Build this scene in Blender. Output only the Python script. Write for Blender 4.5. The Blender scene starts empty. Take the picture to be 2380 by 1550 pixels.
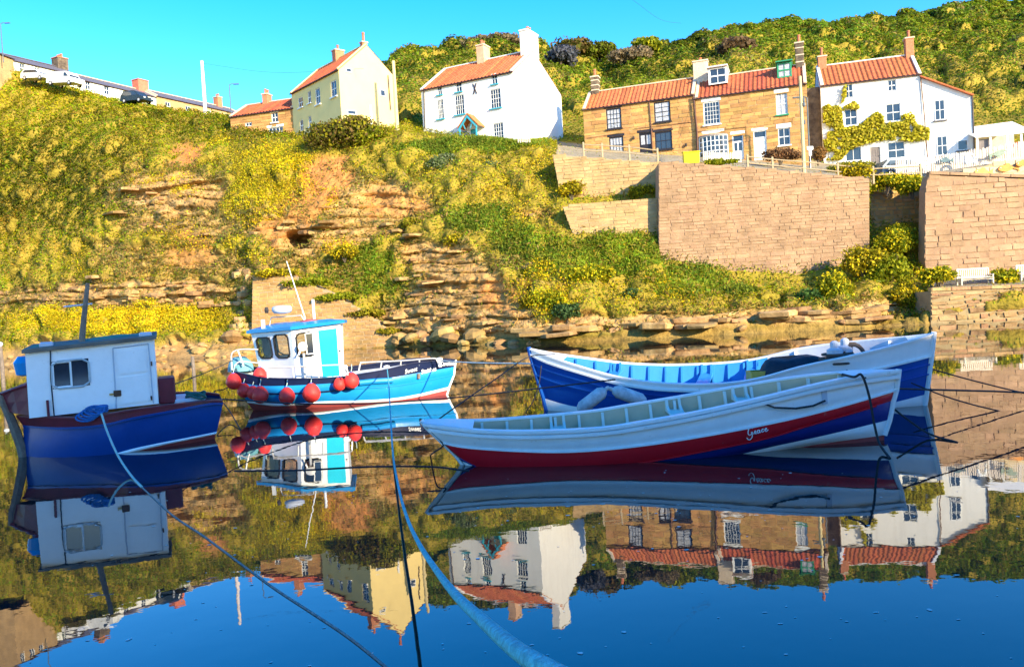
import bpy, math, random
import numpy as np
from mathutils import Vector, Matrix
from mathutils.geometry import tessellate_polygon
random.seed(7); RNG = np.random.default_rng(7)
SC = bpy.context.scene
COL = SC.collection

# ------------------------------------------------------------------ camera
FPX, CXP, CYP, HZ0, ROLL, CAMH = 1900.0, 1190.0, 775.0, 715.0, math.radians(3.27), 2.8
PITCH = math.atan((CYP - HZ0) * math.cos(ROLL) / FPX)
R0 = np.array([1., 0, 0]); U0 = np.array([0, math.sin(PITCH), math.cos(PITCH)]); FW = np.array([0, math.cos(PITCH), -math.sin(PITCH)])
CR = math.cos(ROLL) * R0 - math.sin(ROLL) * U0
CU = math.sin(ROLL) * R0 + math.cos(ROLL) * U0
CAM = np.array([0, 0, CAMH])
cam_data = bpy.data.cameras.new('camera'); cam = bpy.data.objects.new('camera', cam_data); COL.objects.link(cam)
cam_data.sensor_width = 36; cam_data.lens = 36 * FPX / 2380; cam_data.clip_end = 3000; cam_data.clip_start = .05
cam.matrix_world = Matrix(((CR[0], CU[0], -FW[0], 0), (CR[1], CU[1], -FW[1], 0), (CR[2], CU[2], -FW[2], CAMH), (0, 0, 0, 1)))
SC.camera = cam

# ------------------------------------------------------------------ sky, sun, exposure
SUN_AZ, SUN_EL = math.radians(40), math.radians(20)       # azimuth: from behind the camera towards the right
SUN = np.array([math.sin(SUN_AZ) * math.cos(SUN_EL), -math.cos(SUN_AZ) * math.cos(SUN_EL), math.sin(SUN_EL)])
W = bpy.data.worlds.new('World'); SC.world = W; W.use_nodes = True
nt = W.node_tree; nt.nodes.clear()
sky = nt.nodes.new('ShaderNodeTexSky'); sky.sky_type = 'NISHITA'; sky.sun_disc = False
sky.sun_elevation = SUN_EL; sky.sun_rotation = math.pi - SUN_AZ
sky.altitude = 0; sky.air_density = 1.0; sky.dust_density = 0.15; sky.ozone_density = 3.0
hsv = nt.nodes.new('ShaderNodeHueSaturation'); hsv.inputs['Saturation'].default_value = 1.42; hsv.inputs['Hue'].default_value = .509
bg = nt.nodes.new('ShaderNodeBackground'); bg.inputs[1].default_value = 0.122
wo = nt.nodes.new('ShaderNodeOutputWorld')
nt.links.new(sky.outputs[0], hsv.inputs['Color']); nt.links.new(hsv.outputs[0], bg.inputs[0]); nt.links.new(bg.outputs[0], wo.inputs[0])
sl = bpy.data.lights.new('sun', 'SUN'); sl.energy = 2.95; sl.angle = math.radians(.53); sl.color = (1, .85, .58)
so = bpy.data.objects.new('sun', sl); COL.objects.link(so)
so.rotation_euler = Vector(SUN).to_track_quat('Z', 'Y').to_euler(); so.location = (60, -80, 60)
VS = SC.view_settings
VS.view_transform = 'Standard'; VS.look = 'None'; VS.gamma = 1; VS.exposure = 2.0; VS.use_curve_mapping = False
SC.render.engine = 'CYCLES'
SC.cycles.max_bounces = 6; SC.cycles.diffuse_bounces = 3; SC.cycles.glossy_bounces = 4; SC.cycles.transparent_max_bounces = 6
SC.cycles.transmission_bounces = 3; SC.cycles.use_denoising = True; SC.cycles.caustics_reflective = False; SC.cycles.caustics_refractive = False

# ------------------------------------------------------------------ pixel <-> world helpers (2380 x 1550 reading of the photograph)
def ray(px, py):
    return CR * (px - CXP) + CU * (CYP - py) + FW * FPX
def P(px, py, Y):                      # point on the line of sight at depth Y
    d = ray(px, py); return CAM + d * (Y / d[1])
def PZ(px, py, z=0.0):                 # point on the level z
    d = ray(px, py); return CAM + d * ((z - CAMH) / d[2])
def PPL(px, py, o, n):                 # point on a plane
    d = ray(px, py); return CAM + d * (np.dot(np.asarray(o) - CAM, n) / np.dot(d, n))
def proj(p):
    v = np.asarray(p, float) - CAM; f = v @ FW
    return np.stack([CXP + FPX * (v @ CR) / f, CYP - FPX * (v @ CU) / f], -1)
def yshore(px, py): return PZ(px, py)[1]

# ------------------------------------------------------------------ object helpers
ORG = {}
def tag(o, label=None, cat=None, group=None, kind=None):
    if label: o['label'] = label
    if cat: o['category'] = cat
    if group: o['group'] = group
    if kind: o['kind'] = kind
    return o
def empty(name, loc=(0, 0, 0), rz=0, label=None, cat=None, group=None, parent=None):
    o = bpy.data.objects.new(name, None); COL.objects.link(o); o.location = loc; o.rotation_euler[2] = rz
    o.empty_display_size = .2
    if parent: o.parent = parent
    ORG[o.name] = np.array(loc, float)
    return tag(o, label, cat, group)
def mesh(name, V, F, m=None, cols=None, smooth=False):
    me = bpy.data.meshes.new(name)
    me.from_pydata([tuple(v) for v in V], [], F)
    if m: me.materials.append(m)
    if smooth: me.polygons.foreach_set('use_smooth', [True] * len(me.polygons))
    if cols is not None: setcol(me, cols)
    me.update(); return me
def qmesh(name, V, m=None, cols=None, k=4):          # N*k verts, N polygons of k corners
    V = np.ascontiguousarray(V, np.float32).reshape(-1, 3); n = len(V) // k
    me = bpy.data.meshes.new(name); me.vertices.add(len(V)); me.vertices.foreach_set('co', V.ravel())
    me.loops.add(len(V)); me.loops.foreach_set('vertex_index', np.arange(len(V), dtype=np.int32))
    me.polygons.add(n); me.polygons.foreach_set('loop_start', np.arange(0, n * k, k, dtype=np.int32))
    if m: me.materials.append(m)
    if cols is not None: setcol(me, np.repeat(cols, k, axis=0))
    me.update(calc_edges=True); return me
def setcol(me, c):
    c = np.asarray(c, np.float32)
    if c.shape[1] == 3: c = np.hstack([c, np.ones((len(c), 1), np.float32)])
    a = me.color_attributes.new('Col', 'FLOAT_COLOR', 'POINT'); a.data.foreach_set('color', np.ascontiguousarray(c).ravel())
def obj(name, me, parent=None, loc=None, rot=None, scale=None):
    o = bpy.data.objects.new(name, me); COL.objects.link(o)
    if parent: o.parent = parent
    if loc is not None: o.location = loc
    if rot is not None: o.rotation_euler = rot
    if scale is not None: o.scale = scale
    return o

class MB:
    """collects shapes in one mesh"""
    def __init__(s): s.V = []; s.F = []
    def add(s, V, F):
        b = len(s.V); s.V += [tuple(map(float, v)) for v in V]; s.F += [tuple(i + b for i in f) for f in F]; return s
    def box(s, c, d, rz=0, bev=0.0, rx=0, ry=0):
        h = np.array(d) / 2.
        if bev > 0:
            b = min(bev, h.min() * .6); V = []
            for sx in (-1, 1):
                for sy in (-1, 1):
                    for sz in (-1, 1):
                        V += [(sx * (h[0] - b), sy * (h[1] - b), sz * h[2]), (sx * (h[0] - b), sy * h[1], sz * (h[2] - b)), (sx * h[0], sy * (h[1] - b), sz * (h[2] - b))]
            I = lambda x, y, z, k: 3 * ((x * 2 + y) * 2 + z) + k
            F = [[I(0,0,z,0), I(1,0,z,0), I(1,1,z,0), I(0,1,z,0)] for z in (0, 1)] + [[I(0,y,0,1), I(1,y,0,1), I(1,y,1,1), I(0,y,1,1)] for y in (0, 1)] + [[I(x,0,0,2), I(x,1,0,2), I(x,1,1,2), I(x,0,1,2)] for x in (0, 1)]
            F += [[I(0,y,z,0), I(1,y,z,0), I(1,y,z,1), I(0,y,z,1)] for y in (0,1) for z in (0,1)]
            F += [[I(x,0,z,0), I(x,1,z,0), I(x,1,z,2), I(x,0,z,2)] for x in (0,1) for z in (0,1)]
            F += [[I(x,y,0,1), I(x,y,1,1), I(x,y,1,2), I(x,y,0,2)] for x in (0,1) for y in (0,1)]
            F += [[I(x,y,z,k) for k in range(3)] for x in (0,1) for y in (0,1) for z in (0,1)]
        else:
            V = [(sx * h[0], sy * h[1], sz * h[2]) for sx in (-1, 1) for sy in (-1, 1) for sz in (-1, 1)]
            F = [(0, 1, 3, 2), (4, 6, 7, 5), (0, 4, 5, 1), (2, 3, 7, 6), (0, 2, 6, 4), (1, 5, 7, 3)]
        V = np.array(V)
        if rx or ry or rz:
            M = np.array(Matrix.Rotation(rz, 3, 'Z') @ Matrix.Rotation(ry, 3, 'Y') @ Matrix.Rotation(rx, 3, 'X')); V = V @ M.T
        return s.add(V + np.array(c), F)
    def tube(s, pts, r, n=8, cap=True):
        pts = np.array(pts, float); k = len(pts); r = np.broadcast_to(np.array(r, float), (k,))
        t = np.gradient(pts, axis=0); t /= np.linalg.norm(t, axis=1)[:, None] + 1e-12
        a = np.array([0, 0, 1.]) if abs(t[0][2]) < .9 else np.array([1., 0, 0])
        V = []; u = np.cross(t[0], a); u /= np.linalg.norm(u)
        for i in range(k):
            u = u - t[i] * (u @ t[i]); u /= np.linalg.norm(u) + 1e-12; w = np.cross(t[i], u)
            for j in range(n):
                an = 2 * math.pi * j / n; V.append(pts[i] + r[i] * (math.cos(an) * u + math.sin(an) * w))
        F = [(i * n + j, i * n + (j + 1) % n, (i + 1) * n + (j + 1) % n, (i + 1) * n + j) for i in range(k - 1) for j in range(n)]
        if cap: F += [tuple(range(n - 1, -1, -1)), tuple(range((k - 1) * n, k * n))]
        return s.add(V, F)
    def lathe(s, prof, c=(0, 0, 0), n=16, axis=None):
        V = []; k = len(prof)
        for (r, z) in prof:
            for j in range(n):
                an = 2 * math.pi * j / n; V.append((r * math.cos(an), r * math.sin(an), z))
        V = np.array(V)
        if axis is not None:
            V = V @ np.array(Vector(axis).to_track_quat('Z', 'Y').to_matrix()).T
        F = [(i * n + j, i * n + (j + 1) % n, (i + 1) * n + (j + 1) % n, (i + 1) * n + j) for i in range(k - 1) for j in range(n)]
        F += [tuple(range(n - 1, -1, -1)), tuple(range((k - 1) * n, k * n))]
        return s.add(V + np.array(c), F)
    def grid(s, G, flip=False):                 # G: rows x cols x 3
        G = np.array(G); r, c = G.shape[:2]; b = []
        for i in range(r - 1):
            for j in range(c - 1):
                f = (i * c + j, i * c + j + 1, (i + 1) * c + j + 1, (i + 1) * c + j); b.append(f[::-1] if flip else f)
        return s.add(G.reshape(-1, 3), b)
    def prism(s, poly, y0, y1, ax=1):           # outline in two axes extruded along the third
        n = len(poly); V = []
        for y in (y0, y1):
            for (a, b) in poly: V.append({0: (y, a, b), 1: (a, y, b), 2: (a, b, y)}[ax])
        tri = tessellate_polygon([[Vector((a, b, 0)) for a, b in poly]])
        F = [tuple(t) for t in tri] + [tuple(i + n for i in t[::-1]) for t in tri] + [(i, (i + 1) % n, n + (i + 1) % n, n + i) for i in range(n)]
        return s.add(V, F)
    def build(s, name, m, parent=None, smooth=False, origin=None, **k):
        V = np.array(s.V)
        if origin is not None: V = V - np.asarray(origin)
        return obj(name, mesh(name, V, s.F, m, smooth=smooth), parent, **k)

# ------------------------------------------------------------------ materials
MATS = {}
def mat(name, col, rough=.75, var=.18, scale=2.0, bump=0.0, bscale=15, metal=0, spec=.3, rnd=0.0, col2=None, detail=4, coat=0, wear=None, streak=0.0):
    if name in MATS: return MATS[name]
    m = bpy.data.materials.new(name); m.use_nodes = True; n = m.node_tree; N = n.nodes; L = n.links
    b = N['Principled BSDF']; b.inputs['Roughness'].default_value = rough; b.inputs['Metallic'].default_value = metal
    b.inputs['Specular IOR Level'].default_value = spec; b.inputs['Coat Weight'].default_value = coat
    g = N.new('ShaderNodeNewGeometry')
    no = N.new('ShaderNodeTexNoise'); no.inputs['Scale'].default_value = scale; no.inputs['Detail'].default_value = detail; no.inputs['Roughness'].default_value = .65
    L.new(g.outputs['Position'], no.inputs['Vector'])
    r = N.new('ShaderNodeMapRange'); r.inputs[1].default_value = .3; r.inputs[2].default_value = .7
    L.new(no.outputs['Fac'], r.inputs[0])
    mx = N.new('ShaderNodeMix'); mx.data_type = 'RGBA'; c = np.array(col, float)
    c2 = np.array(col2, float) if col2 is not None else np.clip(c * (1 + var), 0, .95)
    mx.inputs['A'].default_value = (*(c * (1 - var)), 1); mx.inputs['B'].default_value = (*c2, 1)
    L.new(r.outputs[0], mx.inputs['Factor']); out = mx.outputs['Result']
    if streak:
        mp = N.new('ShaderNodeMapping'); mp.inputs['Scale'].default_value = (2.2, 2.2, .22); L.new(g.outputs['Position'], mp.inputs[0])
        ns = N.new('ShaderNodeTexNoise'); ns.inputs['Scale'].default_value = 1.0; ns.inputs['Detail'].default_value = 5; ns.inputs['Roughness'].default_value = .7; L.new(mp.outputs[0], ns.inputs['Vector'])
        rs = N.new('ShaderNodeMapRange'); rs.inputs[1].default_value = .5; rs.inputs[2].default_value = .75; rs.inputs[4].default_value = streak; L.new(ns.outputs['Fac'], rs.inputs[0])
        ms = N.new('ShaderNodeMix'); ms.data_type = 'RGBA'; ms.inputs['B'].default_value = (.26, .2, .13, 1); L.new(rs.outputs[0], ms.inputs['Factor']); L.new(out, ms.inputs['A']); out = ms.outputs['Result']
    if wear:
        nw = N.new('ShaderNodeTexNoise'); nw.inputs['Scale'].default_value = 7; nw.inputs['Detail'].default_value = 9; nw.inputs['Roughness'].default_value = .75; L.new(g.outputs['Position'], nw.inputs['Vector'])
        rw = N.new('ShaderNodeMapRange'); rw.inputs[1].default_value = .62; rw.inputs[2].default_value = .68; rw.inputs[4].default_value = .75; L.new(nw.outputs['Fac'], rw.inputs[0])
        mw = N.new('ShaderNodeMix'); mw.data_type = 'RGBA'; mw.inputs['B'].default_value = (*wear, 1); L.new(rw.outputs[0], mw.inputs['Factor']); L.new(out, mw.inputs['A']); out = mw.outputs['Result']
    if rnd:
        oi = N.new('ShaderNodeObjectInfo'); mr = N.new('ShaderNodeMapRange'); mr.inputs[3].default_value = 1 - rnd; mr.inputs[4].default_value = 1 + rnd
        h = N.new('ShaderNodeHueSaturation'); mh = N.new('ShaderNodeMapRange'); mh.inputs[3].default_value = .5 - rnd * .05; mh.inputs[4].default_value = .5 + rnd * .05
        wn = N.new('ShaderNodeTexWhiteNoise'); wn.noise_dimensions = '1D'; L.new(oi.outputs['Random'], wn.inputs['W'])
        L.new(oi.outputs['Random'], mr.inputs[0]); L.new(mr.outputs[0], h.inputs['Value']); L.new(wn.outputs['Value'], mh.inputs[0]); L.new(mh.outputs[0], h.inputs['Hue']); L.new(out, h.inputs['Color']); out = h.outputs[0]
    L.new(out, b.inputs['Base Color'])
    if bump:
        nb = N.new('ShaderNodeTexNoise'); nb.inputs['Scale'].default_value = bscale; nb.inputs['Detail'].default_value = 5
        L.new(g.outputs['Position'], nb.inputs['Vector'])
        bp = N.new('ShaderNodeBump'); bp.inputs['Strength'].default_value = bump; bp.inputs['Distance'].default_value = .05
        L.new(nb.outputs['Fac'], bp.inputs['Height']); L.new(bp.outputs[0], b.inputs['Normal'])
    MATS[name] = m; return m
def vmat(name, rough=.8, transl=0.0, bump=0.0, bscale=6, var=.25, vscale=4):
    if name in MATS: return MATS[name]
    m = bpy.data.materials.new(name); m.use_nodes = True; n = m.node_tree; N = n.nodes; L = n.links
    b = N['Principled BSDF']; b.inputs['Roughness'].default_value = rough; b.inputs['Specular IOR Level'].default_value = .15
    a = N.new('ShaderNodeVertexColor'); a.layer_name = 'Col'; g = N.new('ShaderNodeNewGeometry')
    no = N.new('ShaderNodeTexNoise'); no.inputs['Scale'].default_value = vscale; no.inputs['Detail'].default_value = 6; no.inputs['Roughness'].default_value = .7
    L.new(g.outputs['Position'], no.inputs['Vector'])
    r = N.new('ShaderNodeMapRange'); r.inputs[1].default_value = .3; r.inputs[2].default_value = .7; r.inputs[3].default_value = 1 - var; r.inputs[4].default_value = 1 + var
    L.new(no.outputs['Fac'], r.inputs[0])
    h = N.new('ShaderNodeHueSaturation'); L.new(a.outputs['Color'], h.inputs['Color']); L.new(r.outputs[0], h.inputs['Value'])
    L.new(h.outputs[0], b.inputs['Base Color'])
    if bump:
        nb = N.new('ShaderNodeTexNoise'); nb.inputs['Scale'].default_value = bscale; nb.inputs['Detail'].default_value = 6
        L.new(g.outputs['Position'], nb.inputs['Vector']); bp = N.new('ShaderNodeBump'); bp.inputs['Strength'].default_value = bump; bp.inputs['Distance'].default_value = .2
        L.new(nb.outputs['Fac'], bp.inputs['Height']); L.new(bp.outputs[0], b.inputs['Normal'])
    if transl:
        t = N.new('ShaderNodeBsdfTranslucent'); L.new(h.outputs[0], t.inputs['Color']); mx = N.new('ShaderNodeMixShader'); mx.inputs[0].default_value = transl
        L.new(b.outputs[0], mx.inputs[1]); L.new(t.outputs[0], mx.inputs[2]); L.new(mx.outputs[0], N['Material Output'].inputs[0])
    MATS[name] = m; return m
LEAF = vmat('leaf', .65, .42, var=.10, vscale=1.2)

# ------------------------------------------------------------------ numpy noise
def _h(ix, iy, iz):
    n = (ix * 374761393 + iy * 668265263 + iz * 2147483647 * 3 + 1013) & 0xffffffff
    n = ((n ^ (n >> 13)) * 1274126177) & 0xffffffff
    return ((n ^ (n >> 16)) & 0xffff) / 65535.
def vn(p):
    p = np.asarray(p, float); i = np.floor(p).astype(np.int64); f = p - i; f = f * f * (3 - 2 * f); r = 0
    for dx in (0, 1):
        for dy in (0, 1):
            for dz in (0, 1):
                w = (f[..., 0] if dx else 1 - f[..., 0]) * (f[..., 1] if dy else 1 - f[..., 1]) * (f[..., 2] if dz else 1 - f[..., 2])
                r = r + w * _h(i[..., 0] + dx, i[..., 1] + dy, i[..., 2] + dz)
    return r
def fbm(p, o=4, lac=2.03, g=.5):
    a, s, t = 1., 0., 0.; p = np.asarray(p, float)
    for k in range(o): s = s + a * vn(p + 17.3 * k); t += a; a *= g; p = p * lac
    return s / t
def worley(p):
    """distance to the nearest scattered point, and a random number for that point"""
    p = np.asarray(p, float); i0 = np.floor(p).astype(np.int64); best = np.full(p.shape[:-1], 9.); cid = np.zeros(p.shape[:-1])
    for dx in (-1, 0, 1):
        for dy in (-1, 0, 1):
            for dz in (-1, 0, 1):
                c = i0 + np.array([dx, dy, dz]); q = c + np.stack([_h(c[..., 0], c[..., 1], c[..., 2]), _h(c[..., 0] + 71, c[..., 1], c[..., 2]), _h(c[..., 0], c[..., 1] + 37, c[..., 2])], -1)
                d = ((p - q) ** 2).sum(-1); m = d < best; best = np.where(m, d, best); cid = np.where(m, _h(c[..., 0] + 5, c[..., 1] + 9, c[..., 2] + 3), cid)
    return np.sqrt(best), cid
def hashr(n, seed=0): return np.random.default_rng(seed).random(n)
# ------------------------------------------------------------------ water
wm = bpy.data.materials.new('harbour_water'); wm.use_nodes = True; N = wm.node_tree.nodes; L = wm.node_tree.links
b = N['Principled BSDF']; b.inputs['Base Color'].default_value = (.010, .016, .018, 1); b.inputs['Roughness'].default_value = .012; b.inputs['IOR'].default_value = 1.85
b.inputs['Specular IOR Level'].default_value = .5
g = N.new('ShaderNodeNewGeometry'); n1 = N.new('ShaderNodeTexNoise'); n1.inputs['Scale'].default_value = .9; n1.inputs['Detail'].default_value = 3
n2 = N.new('ShaderNodeTexNoise'); n2.inputs['Scale'].default_value = 6; n2.inputs['Detail'].default_value = 2
L.new(g.outputs['Position'], n1.inputs['Vector']); L.new(g.outputs['Position'], n2.inputs['Vector'])
ad = N.new('ShaderNodeMath'); ad.operation = 'MULTIPLY_ADD'; ad.inputs[1].default_value = .12; L.new(n2.outputs['Fac'], ad.inputs[0]); L.new(n1.outputs['Fac'], ad.inputs[2])
bp = N.new('ShaderNodeBump'); bp.inputs['Strength'].default_value = .11; bp.inputs['Distance'].default_value = .02
L.new(ad.outputs[0], bp.inputs['Height']); L.new(bp.outputs[0], b.inputs['Normal'])
wv = [(-160, .6, 0), (160, .6, 0), (160, 150, 0), (-160, 150, 0)]
tag(obj('water', mesh('water', wv, [(0, 1, 2, 3)], wm)), kind='structure')

# ------------------------------------------------------------------ terrain: profiles from the shore up to the skyline
# px: shore line py, then (py, depth) of foot bank, lower cliff, ledge, upper slope, crest, yard, hill, hill, skyline
PROF = [
 (-500, 868, [(820,100),(740,105),(660,108),(484,115),(185.0,125),(10,134),(2,140),(18,150),(38,170)]),
 (-250, 858, [(810,94),(735,98),(655,100),(494,107),(241.5,116),(78,124),(75,130),(91,140),(111,160)]),
 (0, 848, [(800,88),(725,92),(650,94),(504,100),(312.0,107),(162,115),(158,122),(177,132),(192,150)]),
 (150, 842, [(800,81),(725,86),(645,87.5),(474,94),(336.5,102),(217,113),(215,120),(225,130),(240,150)]),
 (300, 838, [(798,76.5),(725,81),(640,82.5),(434,88),(338.5,96),(258,111),(253,118),(264,128),(274,150)]),
 (450, 833, [(795,74),(722,78),(640,79.5),(454,83),(359.0,90),(284,106),(276,114),(282,125),(290,150)]),
 (560, 829, [(790,73),(715,76),(645,77),(490,80),(380,85),(302,93),(285,102),(294,118),(304,150)]),
 (600, 826, [(800,72.2),(690,74.2),(640,75),(500,78.5),(390,83),(318,89),(300,100),(304,115),(314,150)]),
 (700, 818, [(800,72),(690,73.6),(600,74.5),(500,77),(350,83),(326,87),(310,96),(304,112),(314,150)]),
 (760, 815, [(798,71.8),(690,73),(590,74),(480,76.5),(330,82.5),(321,86.5),(300,96),(284,112),(274,150)]),
 (820, 812, [(796,71.5),(690,72.6),(585,73.6),(460,76.5),(325,82.5),(308,86.5),(284,100),(250,120),(207,150)]),
 (900, 808, [(793,70.5),(720,71.5),(580,73),(455,76),(318,82),(300,87),(254,106),(200,125),(150,150)]),
 (950, 806, [(790,69.5),(700,70.5),(580,72.3),(450,75.5),(315,81.5),(296,88),(239,110),(175,130),(132,150)]),
 (1080, 803, [(784,66),(690,67.2),(570,69.8),(450,73.5),(322,80),(306,95),(214,115),(150,135),(113,150)]),
 (1200, 800, [(780,62.8),(700,64.2),(560,68.5),(450,72.5),(334,79.5),(318,95),(214,115),(150,135),(111,150)]),
 (1275, 797, [(772,61.6),(700,63),(560,67.8),(450,72),(344,77.5),(318,92),(244,110),(180,135),(132,152)]),
 (1300, 796, [(770,61.2),(700,62.6),(562,67.2),(468,70.4),(362,75),(335,88),(254,110),(185,135),(155,155)]),
 (1420, 791, [(758,60.4),(702,62),(556,67),(468,70),(372,73.8),(348,83),(274,105),(210,130),(147,155)]),
 (1524, 787, [(748,59.8),(692,61.6),(566,66.2),(468,69.2),(382,72.8),(356,82),(234,105),(180,130),(123,160)]),
 (1542, 786, [(745,59.6),(690,61.6),(655,65.2),(560,66.5),(385,67.6),(358,82),(234,105),(170,130),(117,160)]),
 (1700, 778, [(738,58.8),(700,61.8),(662,65.2),(560,66.5),(394,67.6),(364,82),(214,105),(130,135),(75,165)]),
 (1850, 770, [(728,58.2),(703,61.2),(690,64.6),(560,66.4),(408,67.4),(374,81),(214,105),(120,135),(63,165)]),
 (2012, 762, [(722,58),(694,60.4),(650,64),(560,66),(418,67),(386,80),(214,105),(130,135),(51,170)]),
 (2030, 760, [(720,58.2),(690,61),(585,66.6),(500,69.2),(424,69.6),(388,80),(214,105),(130,135),(49,170)]),
 (2100, 757, [(735,60.5),(698,62),(560,67.2),(480,69.2),(424,69.6),(388,79),(214,105),(130,135),(41,172)]),
 (2148, 755, [(748,59.5),(710,62),(560,67.2),(480,69.2),(424,69.6),(388,78),(214,105),(130,135),(37,174)]),
 (2166, 752, [(676,57.9),(664,61.5),(640,63.3),(520,64.2),(418,64.7),(386,77),(214,105),(130,135),(32,175)]),
 (2300, 745, [(672,57.4),(655,61.5),(630,63.2),(500,64),(420,64.5),(376,77),(214,105),(120,135),(19,178)]),
 (2500, 735, [(664,57),(645,61.5),(620,63),(500,63.8),(420,64.3),(366,77),(204,105),(110,135),(2,182)]),
 (2800, 722, [(652,57),(630,61.5),(600,63),(480,63.8),(400,64.3),(350,77),(184,105),(80,135),(-23,190)]),
]
NSEG = [2, 6, 34, 44, 54, 50, 26, 50, 50, 56, 4]
def colpts(px, sh, ks):
    s = PZ(px, sh); o = [s + np.array([0, -3.5, -1.3]), s]
    o += [P(px, py, Y) for py, Y in ks]
    e = o[-1] + np.array([0, 60, -12.]); o.append(e); return np.array(o)
KP = np.array([colpts(*c) for c in PROF]); KX = np.array([c[0] for c in PROF], float)
TX = np.concatenate([np.linspace(-500, -40, 40, endpoint=False), np.linspace(-40, 2420, 640, endpoint=False), np.linspace(2420, 2800, 40)])
def colinterp(x):
    j = np.clip(np.searchsorted(KX, x) - 1, 0, len(KX) - 2); t = (x - KX[j]) / (KX[j + 1] - KX[j]); t = t[:, None, None]
    return KP[j] * (1 - t) + KP[j + 1] * t
KC = colinterp(TX)                                    # cols x keys x 3
rows = []; RK = []
for k, n in enumerate(NSEG):
    for i in range(n):
        t = i / n; rows.append(KC[:, k] * (1 - t) + KC[:, k + 1] * t); RK.append(k + t)
rows.append(KC[:, -1]); RK.append(len(NSEG)); TG = np.array(rows); RK = np.array(RK)     # rows x cols x 3
# soften the profile (not where a wall stands in front)
for it in range(4):
    S = TG.copy(); S[1:-1] = (TG[:-2] + 2 * TG[1:-1] + TG[2:]) / 4; S[:9] = TG[:9]
    wmask = np.clip((1290 - TX) / 60, 0, 1)[None, :, None]; wm2 = np.where(RK[:, None, None] > 7.3, 1., wmask)
    TG = TG * (1 - wm2) + S * wm2
TPX = proj(TG.reshape(-1, 3)).reshape(TG.shape[:2] + (2,))       # where each point of the ground was read in the photograph
def zone(px, py, L_):
    m = np.zeros(np.shape(px))
    for (cx, cy, rx, ry, s) in L_:
        d = ((px - cx) / rx) ** 2 + ((py - cy) / ry) ** 2; m = np.maximum(m, s * np.clip(1.6 - 1.3 * d, 0, 1))
    return m
Z_ROCK = [(400,455,145,62,1),(420,525,140,40,.8),(300,610,110,40,.6),(330,685,270,34,1),(480,620,130,40,.6),(120,695,140,25,.9),(680,560,60,45,1),(620,520,60,40,.6),
          (860,475,150,55,.85),(800,540,120,35,.9),(1010,600,90,45,1),(1060,690,130,95,1),(960,745,100,45,1),(1160,745,110,45,1),(640,640,90,70,.6),(780,625,60,40,.5),
          (1500,757,330,24,1),(1850,745,230,24,1),(2050,728,70,22,1),(1240,500,50,12,.8),(1180,770,140,26,1),(250,820,330,24,1),(700,805,240,24,1),(1200,620,40,20,.5)]
Z_SOIL = [(775,400,55,45,1),(735,440,45,50,1),(430,362,34,30,1),(700,490,50,40,.8),(900,470,90,35,.6),(450,590,60,50,.6),(640,540,40,30,.7),(1180,690,70,40,.7)]
Z_LAWN = [(850,612,70,48,1),(780,640,60,30,.9),(870,665,70,30,.6),(1110,515,80,36,.8),(1190,560,60,40,.7),(1040,345,140,18,.8),(1270,600,110,60,.5),(1430,600,130,60,.8),(1600,660,110,45,.6),(1150,335,120,16,.9)]
Z_FLOW = [(820,460,60,40,.3),(1120,430,160,60,.35),(1200,480,90,60,.3),(330,420,120,30,.35),(1560,690,120,40,.3),(640,410,110,95,.75),(600,470,90,70,.7),(300,752,290,36,1.1),(430,560,160,50,.35),(560,590,90,45,.55),(990,420,210,70,.3),(1250,400,90,55,.4),(1290,690,100,70,.55),(800,570,60,26,.7),
          (760,470,30,30,.4),(2090,600,90,90,.45),(1400,690,90,40,.35),(1750,690,60,30,.2),(2180,630,60,30,.9),(1500,420,60,40,.25),(440,440,60,26,.5),(230,600,110,110,.25),(2340,640,40,26,.8),(500,360,100,40,.3),(2030,420,110,24,.35),(1290,440,60,60,.3)]
Z_DARK = [(80,440,230,130,1),(200,380,160,60,.8),(330,300,260,40,.4),(560,310,130,40,.5),(840,330,90,50,.5),(1560,130,130,60,.6),(2250,250,120,120,.6),(1100,120,160,30,.6)]
Z_LIME = [(330,500,70,120,.8),(250,640,120,60,.6),(1900,120,220,60,.9),(1380,570,140,60,.5)]
Z_BARE = [(690,556,34,22,1)]
pxv, pyv = TPX[..., 0], TPX[..., 1]
jit = (fbm(TG * .35, 3) - .5) * 90; jit2 = (fbm(TG * .35 + 50, 3) - .5) * 60
ROCK = zone(pxv + jit, pyv + jit2, Z_ROCK); SOIL = zone(pxv + jit, pyv + jit2, Z_SOIL); LAWN = zone(pxv + jit * .5, pyv + jit2 * .5, Z_LAWN)
FLOW = zone(pxv + jit, pyv + jit2, Z_FLOW); DARK = zone(pxv + jit, pyv + jit2, Z_DARK); LIME = zone(pxv + jit, pyv + jit2, Z_LIME)
far_ = (RK[:, None] > 7.2) & (pxv > 800)
ROCK[np.broadcast_to(RK[:, None] > 6.5, ROCK.shape)] = 0
ROCK[np.broadcast_to(RK[:, None] < 1.3, ROCK.shape)] = 1
YARD = (RK[:, None] > 5.9) & (RK[:, None] < 7.05) & (pxv > 1290)          # lane and gardens behind the retaining walls
ROCK[np.broadcast_to((pxv > 2155) & (RK[:, None] > 1.9), ROCK.shape)] = 0
TERRACE = (pxv > 2160) & (RK[:, None] > 1.9) & (RK[:, None] < 4.2)
ROCK = np.clip(ROCK, 0, 1); VEG = np.clip(1 - ROCK - SOIL * .9, 0, 1)
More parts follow.
